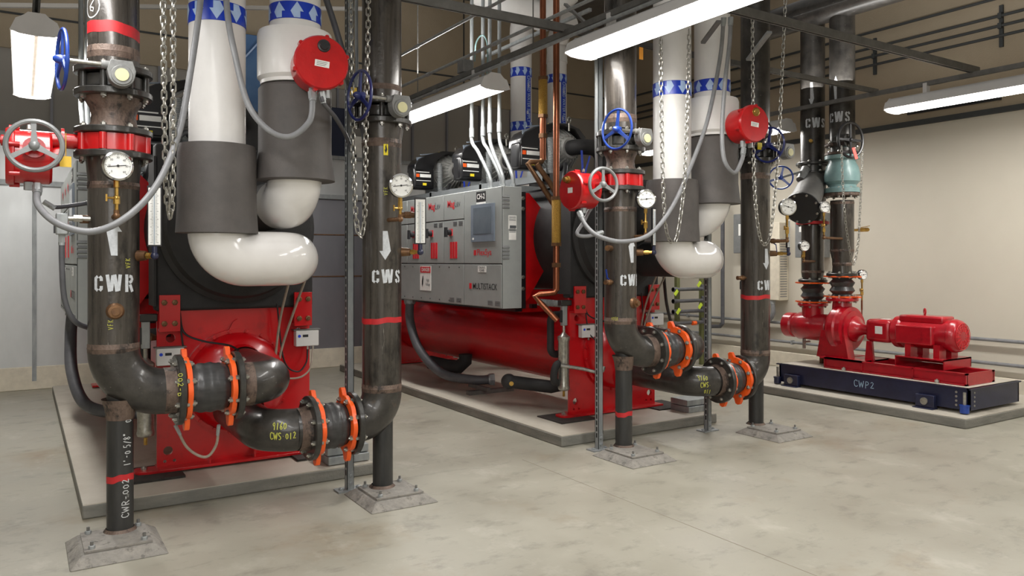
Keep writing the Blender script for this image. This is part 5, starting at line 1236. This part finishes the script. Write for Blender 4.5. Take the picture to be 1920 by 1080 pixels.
# drive box on right wall
p = at(1460, 485, X=XR-.2)
t = thing('wall_drive_cabinet', 'tall off-white drive box on the wall behind the striped riser', 'electrical box', (XR-.15, p.y, 1.0))
y0 = at(1461, 485, X=XR-.2).y; y1 = at(1425, 485, X=XR-.2).y
cb = part('case', MB().box((XR-.2, y0, .95), (XR, y1, 2.05)), 'wall_base', t, bevel=.01)
vn = MB()
for i in range(24): vn.box((XR-.18, y0-.004, 1.0+i*.035), (XR-.04, y0+.001, 1.012+i*.035))
part('vent_slot', vn, 'hose_grey', cb)
conduit([(XR-.15, y0+.15, .95), (XR-.15, y0+.15, .75), (XR-.12, y0+.3, .62), (XR-.07, y0+.6, .6)], .03, 'hose_grey', 'grey conduit curving down from the wall drive box', n=10)
p0 = at(1375, 408, X=XR-.18); p1 = at(1392, 467, X=XR-.18)
t = thing('disconnect_box', 'grey wall box left of the striped riser', 'electrical box', (XR, p0.y, 1.6))
part('case', MB().box((XR-.18, p1.y-.35, 1.62), (XR, p0.y, 2.2)), 'grey_paint', t, bevel=.008)
part('notice', MB().box((XR-.184, p0.y-.3, 1.88), (XR-.18, p0.y-.1, 2.05)), 'white_label', t)
p0 = at(1487, 425, X=XR-.18)
t = thing('disconnect_box', 'grey wall box behind the left pump riser', 'electrical box', (XR, p0.y, 1.5))
part('case', MB().box((XR-.18, p0.y-.45, 1.55), (XR, p0.y-.03, 2.15)), 'grey_paint', t, bevel=.008)
part('notice', MB().box((XR-.184, p0.y-.4, 1.9), (XR-.18, p0.y-.1, 2.02)), 'white_label', t)
# chemical feed rack behind the far white elbow
YK = 8.0
t = thing('pipe_rack', 'rack of grey horizontal pipes with lime green tags behind the far elbow', 'pipe rack', at(1290, 690, Y=YK))
for px in (1272, 1318):
    a = at(px, 600, Y=YK); part('upright', MB().box((a.x-.03, YK, .0), (a.x+.03, YK+.05, 1.55)), 'olive_paint', t, 'olive green upright')
for py in (543, 565, 585, 607):
    a = at(1262, py, Y=YK-.05); b = at(1320, py, Y=YK-.05)
    part('grey_pipe', MB().cyl(a, (b.x, b.y, a.z), .025, 12).cyl(a, a+V((.06, 0, 0)), .034, 12).cyl((b.x-.02, b.y, a.z-.02), (b.x-.02, b.y, a.z+.06), .03, 12), 'hose_dark', t)
for px, py in ((1268, 549), (1311, 533), (1313, 574), (1272, 584)):
    a = at(px, py, Y=YK-.1); part('lime_tag', MB().bar(a-V((.03, 0, .03)), a+V((.03, 0, .035)), .05, .004, (0, 1, 0)), 'tag_lime', t)
a = at(1298, 606, Y=YK-.08); part('orange_joint', MB().cyl(a, a+V((.07, 0, 0)), .03, 12), 'orange', t)
conduit([at(1245, 520, Y=5.6), at(1250, 570, Y=5.7), at(1262, 620, Y=5.9), at(1275, 670, Y=6.1)], .016, 'cable_black', 'thick black cable hanging behind the upper right joint', 'cable', 'cable', fittings=False)
t = thing('wall_conduit', 'grey conduit frame bent at a right angle behind the far white elbow', 'conduit', at(1350, 610, Y=8.3))
part('conduit_tube', MB().tube([at(1322, 612, X=XR-.2), at(1350, 612, X=XR-.2), at(1355, 606, X=XR-.2), at(1355, 430, X=XR-.2), at(1355, 380, X=XR-.2)], .03, 10), 'hose_dark', t)

# ================================================================== PUMP
def pump():
    X0, X1_, Y0, Y1 = 7.38, 8.30, 3.76, 5.88
    t = thing('inertia_base', 'navy steel framed base lettered CWP2 under the red pump', 'base', ((X0+X1_)/2, (Y0+Y1)/2, .09))
    fr = part('navy_frame', MB().box((X0, Y0, .12), (X0+.02, Y1, .325)).box((X1_-.02, Y0, .12), (X1_, Y1, .325)).box((X0, Y0, .12), (X1_, Y0+.02, .325)).box((X0, Y1-.02, .12), (X1_, Y1, .325))
        .box((X0-.015, Y0-.015, .312), (X1_+.015, Y0+.02, .325)).box((X0-.015, Y0, .312), (X0+.02, Y1+.03, .325)), 'navy', t)
    part('concrete_fill', MB().box((X0+.02, Y0+.02, .14), (X1_-.02, Y1-.02, .328)), 'concrete_pad', t)
    part('chalk_lettering', flat(hand('CWP2', .07, .24, .006), (X0, 4.82, .225), (0, -1, 0), UP, .002), 'chalk_blue', fr, 'pale blue handwriting CWP2')
    for y in (4.15, Y1-.2):
        b = part('spring_isolator', MB().box((X0-.1, y-.1, .09), (X0, y+.1, .1)).box((X0-.06, y-.09, .1), (X0, y+.09, .22)), 'navy', t, bevel=.004)
        part('round_cap', MB().cyl((X0-.06, y, .16), (X0-.075, y, .16), .035, 20), 'zinc', b)
    c = MB().cyl((X0-.03, Y0+.03, .1), (X0-.03, Y0+.03, .16), .04, 16).cyl((X0-.03, Y0+.03, .16), (X0-.03, Y0+.03, .175), .045, 16)
    sp = part('corner_spring', c, 'blue_wheel', t); part('spring_rod', MB().cyl((X0-.03, Y0+.03, .175), (X0-.03, Y0+.03, .29), .014, 8), 'zinc', sp)
    sp = part('corner_spring', MB().cyl((X0-.03, Y1+.0, .1), (X0-.03, Y1+.0, .16), .04, 16).cyl((X0-.03, Y1, .16), (X0-.03, Y1, .175), .045, 16), 'navy', t); part('spring_rod', MB().cyl((X0-.03, Y1, .175), (X0-.03, Y1, .29), .014, 8), 'zinc', sp)
    for z in (.16, .2, .24, .28):
        bolt(fr, (X0, Y0+.12, z), (-1, 0, 0), .01, .006, 'zinc'); bolt(fr, (X0+.08, Y0, z), (0, -1, 0), .01, .006, 'zinc')
    bx0, bx1, by0, by1 = 7.47, 8.0, 3.84, 5.36; zb = .33
    t = thing('centrifugal_pump', 'red centrifugal pump and motor on a red steel frame', 'pump', ((bx0+bx1)/2, 4.6, zb))
    f = MB()
    for x in (bx0, bx1-.05): f.box((x, by0, zb), (x+.05, by1, zb+.015)).box((x, by0, zb+.1), (x+.05, by1, zb+.115)).box((x+.02, by0, zb), (x+.032, by1, zb+.11))
    for y in (by0, 4.35, 4.9, by1-.012): f.box((bx0, y, zb), (bx1, y+.012, zb+.115))
    f.box((bx0, 4.9, zb+.1), (bx1, by1+.05, zb+.115))
    part('pump_frame', f, 'red_pump', t)
    for y in (4.1, 5.1): bolt(t, (bx0-.02, y, zb), UP, .018, .03, 'zinc')
    mx = 7.77; mz = .765
    ped = part('motor_pedestal', MB().box((mx-.23, 4.08, zb+.2), (mx+.27, 4.58, zb+.212)).box((mx-.23, 4.08, zb+.115), (mx+.27, 4.09, zb+.212)).box((mx-.23, 4.57, zb+.115), (mx+.27, 4.58, zb+.212)).box((mx+.26, 4.08, zb+.115), (mx+.27, 4.58, zb+.212)), 'red_pump', t)
    mb = MB().lathe([(.07, 0), (.13, .008), (.155, .03), (.165, .07), (.165, .09), (.15, .1), (.15, .58), (.165, .6), (.165, .66), (.12, .68)], (mx, 4.02, mz), (0, 1, 0), 36)
    mo = part('motor', mb, 'red_pump', t)
    part('motor_side_box', MB().box((mx-.2, 4.22, mz-.1), (mx-.1, 4.6, mz+.09)), 'red_pump', mo, bevel=.015)
    part('motor_top_box', MB().box((mx-.1, 4.16, mz+.11), (mx+.12, 4.62, mz+.185)), 'red_pump', mo, bevel=.02)
    fn = MB()
    for i in range(14):
        a = 2*PI*i/14; fn.bar((mx+math.cos(a)*.05, 4.018, mz+math.sin(a)*.05), (mx+math.cos(a)*.125, 4.024, mz+math.sin(a)*.125), .008, .004, (0, 1, 0))
    for r in (.08, .105, .13): fn.torus((mx, 4.022, mz), (0, 1, 0), r, .003, 30, 5)
    part('fan_grille', fn, 'comp_black' if False else 'print_red', mo)
    pieces('motor_foot', [MB().box((mx+a, b, zb+.212), (mx+a+.12, b+.06, mz-.09)) for a in (-.17, .05) for b in (4.16, 4.45)], 'red_pump', mo)
    part('eye_bolt', MB().torus((mx, 4.4, mz+.225), (.7, -.7, 0), .028, .008, 20, 6).cyl((mx, 4.4, mz+.18), (mx, 4.4, mz+.2), .012, 8), 'red_pump', mo)
    g = part('coupling_guard', MB().box((mx-.13, 4.7, mz-.12), (mx+.13, 4.98, mz+.12)), 'red_pump', t, bevel=.04)
    part('nameplate', MB().box((mx-.134, 4.78, mz-.03), (mx-.13, 4.86, mz+.05)), 'white_label', g)
    part('warning_plate', MB().box((mx-.06, 4.76, mz+.12), (mx+.0, 4.84, mz+.124)), 'white_label', g)
    part('guard_leg', MB().prism([(-.05, 0), (.05, 0), (.03, .22), (-.03, .22)], (mx-.1, 4.93, zb+.1), (0, -1, 0), UP, .03), 'red_pump', t)
    part('bearing_bracket', MB().lathe([(.05, 0), (.06, .04), (.055, .1), (.08, .16), (.14, .2), (.145, .22), (.2, .225), (.2, .25), (.24, .26), (.25, .3), (.25, .36), (.23, .38)], (mx, 4.96, mz-.01), (0, 1, 0), 36), 'red_pump', t)
    part('volute', MB().lathe([(.1, -.09), (.22, -.085), (.265, -.03), (.265, .03), (.22, .085), (.1, .09)], (mx, 5.32, mz-.01), (0, 1, 0), 44), 'red_pump', t)
    dx = mx
    part('discharge_neck', MB().lathe([(.14, mz+.1), (.105, mz+.2), (.1, 1.06)], (dx, 5.34, 0), UP, 30).prism([(-.2, 0), (.2, 0), (.14, .3), (-.14, .3)], (dx-.06, 5.34, zb+.1), (0, -1, 0), UP, .12), 'red_pump', t)
    flange(t, (dx, 5.34, 1.075), UP, .17, .035, 8, ri=.08, m='red_pump')
    part('pump_foot', MB().box((mx-.2, 5.2, zb+.1), (mx+.2, 5.5, zb+.12)), 'red_pump', t)
    # suction diffuser
    s = thing('suction_diffuser', 'red suction strainer body at the left end of the pump', 'strainer', (mx, 5.8, .6))
    part('diffuser_body', MB().lathe([(.13, 0), (.15, .03), (.15, .12), (.16, .14), (.16, .4), (.13, .46), (.145, .48), (.145, .58), (.1, .6)], (mx, 5.48, mz-.02), (0, 1, 0), 36), 'red_pump', s)
    part('inlet_neck', MB().cyl((mx, 5.72, mz+.05), (mx, 5.72, 1.0), .12, 30), 'red_pump', s)
    flange(s, (mx, 5.72, 1.0), UP, .165, .03, 8, ri=.08, m='red_pump')
    part('support_leg', MB().cyl((mx, 5.6, .33), (mx, 5.6, mz-.15), .025, 12), 'bronze', s)
    part('drain_valve', MB().cyl((mx-.05, 5.8, mz-.17), (mx-.05, 5.8, mz-.28), .02, 10).cyl((mx-.1, 5.75, mz-.2), (mx-.02, 5.75, mz-.2), .015, 8), 'zinc', s)
    # joints and risers
    def joint(x, y, z0, z1, lab):
        j = thing('rubber_expansion_joint', lab, 'pipe joint', (x, y, z0))
        m_ = (z0+z1)/2; h = z1-z0
        part('rubber_sleeve', MB().lathe([(.115, z0+.01), (.1, z0+.03), (.135, z0+h*.3), (.11, m_), (.135, z0+h*.7), (.1, z1-.03), (.115, z1-.01)], (x, y, 0), UP, 30), 'rubber', j)
        for z in (z0, z1):
            poly = [(math.cos(2*PI*i/48)*(.165+.012*math.cos(16*PI*i/48)+(.05 if i in (11, 12, 13, 35, 36, 37) else 0)), math.sin(2*PI*i/48)*(.165+.012*math.cos(16*PI*i/48)+(.05 if i in (11, 12, 13, 35, 36, 37) else 0))) for i in range(48)]
            rg = part('control_ring', MB().prism(poly, (x, y, z-.007), (1, 0, 0), (0, 1, 0), .014), 'orange', j)
            bolts(rg, (x, y, z), UP, .14, 8, .007, .011, .014)
    joint(dx, 5.34, 1.105, 1.33, 'black double-arch rubber joint with orange rings above the pump')
    joint(mx, 5.72, 1.03, 1.25, 'black double-arch rubber joint above the suction strainer, left one')
    # discharge riser (right)
    r = thing('pump_discharge_riser', 'dark riser with CWS letters above the pump, right of two', 'pipe', (dx, 5.34, 1.34))
    flange(r, (dx, 5.34, 1.35), UP, .165, .035, 8, ri=.08)
    part('lower_pipe', MB().lathe([(.105, 1.35), (.1, 1.45), (.105, 1.52), (.125, 1.6), (.125, 2.18)], (dx, 5.34, 0), UP, 32), 'steel', r)
    weld(r, (dx, 5.34, 1.47), UP, .102, .02); weld(r, (dx, 5.34, 1.62), UP, .125, .015); weld(r, (dx, 5.34, 2.15), UP, .125, .015)
    flange(r, (dx, 5.34, 2.245), UP, .19, .035, 8, ri=.1, m='rust')
    v = thing('teal_check_valve', 'bulging teal valve body on the right pump riser', 'valve', (dx, 5.34, 2.26))
    part('valve_body', MB().lathe([(.19, 2.265), (.19, 2.31), (.15, 2.33), (.15, 2.35), (.185, 2.39), (.19, 2.46), (.17, 2.55), (.14, 2.61), (.14, 2.63), (.185, 2.64), (.185, 2.68)], (dx, 5.34, 0), UP, 40), 'teal', v)
    bolts(v, (dx, 5.34, 2.31), UP, .165, 8, 0, .013, .015)
    ct = thing('chainwheel_valve', 'black butterfly valve with chainwheel above the teal valve', 'valve', (dx, 5.34, 2.7))
    flange(ct, (dx, 5.34, 2.70), UP, .185, .03, 8, ri=.1, m='rust'); flange(ct, (dx, 5.34, 2.80), UP, .185, .03, 8, ri=.1, m='rust')
    part('valve_body', MB().cyl((dx, 5.34, 2.715), (dx, 5.34, 2.785), .13, 28), 'flange_black', ct)
    w = at(1590, 263, Y=5.02)
    part('gear_housing', MB().cyl((w.x, 5.02, w.z), (w.x, 5.16, w.z), .07, 20).cyl((w.x, 5.04, w.z), (w.x+.16, 5.08, w.z-.02), .05, 16), 'flange_black', ct)
    handwheel(ct, (w.x, 4.99, w.z), (-.1, -1, 0), .185, 'gauge_black', 'chainwheel', 4, .015)
    part('chain_guide', MB().bar((w.x-.16, 4.98, w.z-.14), (w.x+.16, 4.98, w.z-.12), .015, .02), 'gauge_black', ct)
    part('red_tag', MB().bar((w.x-.03, 4.94, w.z-.09), (w.x-.0, 4.92, w.z-.21), .05, .004, (0, 1, 0)), 'tag_red', ct, 'salmon red hanging tag')
    chain([(w.x-.185, 4.97, w.z-.1), (w.x-.16, 4.97, w.z-.5), (w.x-.11, 4.97, w.z-.9)], (w.x+.01, 4.97, w.z-1.31), [(w.x+.1, 4.97, w.z-1.1), (w.x+.13, 4.97, w.z-.8), (w.x+.185, 4.97, w.z-.1)], 0, 'long chain loop hanging from the black chainwheel above the pump', .034, .0035)
    part('upper_pipe', MB().cyl((dx, 5.34, 2.815), (dx, 5.34, 5.3), .135, 32), 'steel_dark', r)
    part('stencil_lettering', wrap(stencil('CWS', .12, .24), (dx, 5.34), 3.1, .135, facing(dx, 5.34)-.25), 'stencil_white', r, 'white stencilled letters CWS')
    part('flow_arrow', wrap(poly_shape([(a*.8, b*1.5) for a, b in ARROW_UP], 2), (dx, 5.34), 3.42, .135, facing(dx, 5.34)-.5), 'stencil_white', r)
    part('side_valve', MB().cyl((dx+.12, 5.3, 1.85), (dx+.36, 5.25, 1.86), .014, 10).cyl((dx+.22, 5.28, 1.855), (dx+.34, 5.25, 1.86), .024, 8).bar((dx+.2, 5.24, 1.88), (dx+.3, 5.2, 1.9), .012, .006), 'brass', r)
    # suction riser (left)
    sx = 7.8; sy = 5.76
    q = thing('pump_suction_riser', 'dark riser with angled strainer, left of the two pump risers', 'pipe', (sx, sy, 1.27))
    flange(q, (mx, 5.72, 1.275), UP, .16, .03, 8, ri=.08)
    part('lower_pipe', MB().lathe([(.11, 1.27), (.125, 1.36), (.125, 1.92)], (mx+.01, 5.73, 0), UP, 32), 'steel', q)
    weld(q, (mx+.01, 5.73, 1.38), UP, .125, .015)
    flange(q, (mx+.01, 5.73, 1.945), UP, .18, .035, 8, ri=.1, m='red_paint')
    part('tee_body', MB().lathe([(.14, 1.965), (.13, 2.0), (.14, 2.1), (.15, 2.3), (.14, 2.46), (.13, 2.5)], (mx+.01, 5.73, 0), UP, 32), 'flange_black', q)
    ss = at(1503, 392, Y=5.40); ee = V((mx+.0, 5.7, 2.44)); dd = (ss-ee).normalized(); sl = (ss-ee).length-.03
    bsk = part('strainer_basket', MB().lathe([(.13, .0), (.15, .1), (.165, sl-.06), (.185, sl-.05), (.185, sl), (.001, sl+.005)], ee, dd, 36), 'strainer_grey', q, 'dark grey angled strainer barrel')
    part('strainer_cover', MB().lathe([(.185, 0), (.185, .012), (.001, .016)], ee+dd*(sl+.005), dd, 36), 'gauge_black', bsk)
    bolts(bsk, ee+dd*(sl+.017), dd, .165, 8, 0, .012, .012)
    v2 = thing('wafer_valve', 'black wafer valve with light blue handwheel on the left pump riser', 'valve', (mx+.01, 5.73, 2.51))
    flange(v2, (mx+.01, 5.73, 2.52), UP, .185, .032, 8, ri=.1); flange(v2, (mx+.01, 5.73, 2.63), UP, .185, .032, 8, ri=.1)
    part('valve_body', MB().cyl((mx+.01, 5.73, 2.54), (mx+.01, 5.73, 2.61), .14, 28), 'flange_black', v2)
    hw = at(1464, 333, Y=5.6)
    part('shaft', MB().cyl((mx-.1, 5.7, 2.56), (hw.x, 5.6, hw.z), .013, 10).cyl((mx-.18, 5.68, 2.56), (mx-.3, 5.66, hw.z), .05, 14), 'gearbox_grey', v2)
    handwheel(v2, (hw.x, 5.6, hw.z), (-.75, -.65, 0), .125, 'blue_wheel', rot=.3)
    part('upper_pipe', MB().cyl((mx+.01, 5.73, 2.645), (mx+.01, 5.73, 4.3), .135, 32), 'steel_dark', q)
    hp = thing('overhead_header_pipe', 'large dark pipe running across the top above the pump risers', 'pipe', (mx, 4, 4.35))
    part('header_pipe', MB().cyl((mx-.05, 1.9, 4.38), (mx-.05, 6.35, 4.38), .17, 32), 'steel_dark', hp)
    part('stencil_lettering', wrap(stencil('CWS', .12, .24), (mx+.01, 5.73), 3.09, .135, facing(mx, 5.73)+.3), 'stencil_white', q, 'white stencilled letters CWS')
    part('flow_arrow', wrap(poly_shape([(a*.8, -b*1.5) for a, b in reversed(ARROW_UP)], 2), (mx+.01, 5.73), 3.42, .135, facing(mx, 5.73)-.1), 'stencil_white', q)
    part('side_boss', MB().cyl((mx-.1, 5.66, 2.87), (mx-.2, 5.6, 2.87), .02, 10), 'brass', q)
    # gauges
    gauge(at(1547, 388, Y=5.14), 'pressure gauge on the right pump riser below the teal valve', 1.75, R=.06, pipe_end=(dx-.08, 5.28, 1.75), tilt=(-.4, -1, 0))
    gauge(at(1509, 461, Y=5.52), 'pressure gauge on the left pump riser', 1.5, R=.06, pipe_end=(mx-.05, 5.65, 1.5), tilt=(-.4, -1, 0))
    gc = at(1619, 515, Y=5.25)
    gauge(gc, 'pressure gauge on a thin stem right of the pump flange', 1.06, R=.055, tilt=(-.2, -1, 0))
    solo('gauge_tube', MB().cyl((gc.x, gc.y+.02, .95), (gc.x, gc.y+.02, 1.06), .01, 8).tube([(gc.x, gc.y+.02, 1.12), (gc.x-.1, gc.y+.05, 1.12), (dx+.12, 5.33, 1.11)], .007, 8).cyl((gc.x, gc.y+.02, .85), (gc.x, gc.y+.02, .95), .007, 8), 'copper', 'thin copper tube feeding the pump gauge', 'tube')
    ball_valve((mx-.14, 5.6, 2.02), (-.7, -.7, 0), 'small bronze valve with blue lever on the angled strainer', blade=(-.6, 0, .5), s=1.2)
pump()
# floor conduit near the right edge
conduit([(8.95, 3.2, .04), (8.3, 3.25, .04), (8.0, 3.3, .04)], .03, 'galv', 'grey conduit on the floor by the pump pad at right', n=12)

GR = dict(concrete_pad='concrete equipment pads', condenser_return_pipe='black risers with elbows', condenser_supply_pipe='black risers with elbows', rubber_expansion_joint='rubber joints with orange rings',
    pipe_support_base='grouted bases under the risers', gear_operated_valve='butterfly valves with blue handwheels', red_butterfly_valve='red butterfly valves', pressure_gauge='round pressure gauges',
    industrial_thermometer='thermometers on the risers', insulated_chilled_water_pipe='white insulated pipes', round_valve_actuator='round red valve actuators', water_cooled_chiller='red and black chillers',
    flow_transmitter='transmitter boxes on the chiller plates', sensor_cable='thin black cables on the chiller plates', sensing_tube='beige tubes on the chiller plates', rubber_mat='rubber mats under the chiller feet',
    hanging_chain='hanging chain loops', light_fixture='twin-lamp ceiling lights', strut_post='slotted metal posts', strut_rail='overhead channel rails', ceiling_conduit='overhead conduits', threaded_rod='threaded hanger rods',
    diagonal_brace='diagonal braces', flexible_conduit='flexible conduits', ball_valve='small ball valves', wall_conduit='wall conduits', wall_strut='wall struts', disconnect_box='grey wall boxes', copper_refrigerant_pipe='tall copper pipes', hanging_tag='small hanging tags')
for o in bpy.data.objects:
    if o.parent is None and 'category' in o.keys() and 'group' not in o.keys():
        b = o.name.split('.')[0]
        if b in GR: o['group'] = GR[b]
# ================================================================== CAMERA, WORLD
cam = bpy.data.cameras.new('camera'); cam.sensor_width = 36; cam.lens = F/1920*36; cam.shift_y = -50/1920; cam.clip_start = .05
co = bpy.data.objects.new('camera', cam); COL.objects.link(co); co.location = (0, 0, H); co.rotation_euler = (PI/2, 0, -TH)
bpy.context.scene.camera = co
w = bpy.data.worlds.new('world'); bpy.context.scene.world = w; w.use_nodes = True
w.node_tree.nodes['Background'].inputs[0].default_value = (1, .985, .965, 1); w.node_tree.nodes['Background'].inputs[1].default_value = .3
sc = bpy.context.scene
sc.view_settings.view_transform = 'Standard'; sc.view_settings.look = 'None'; sc.view_settings.exposure = 0
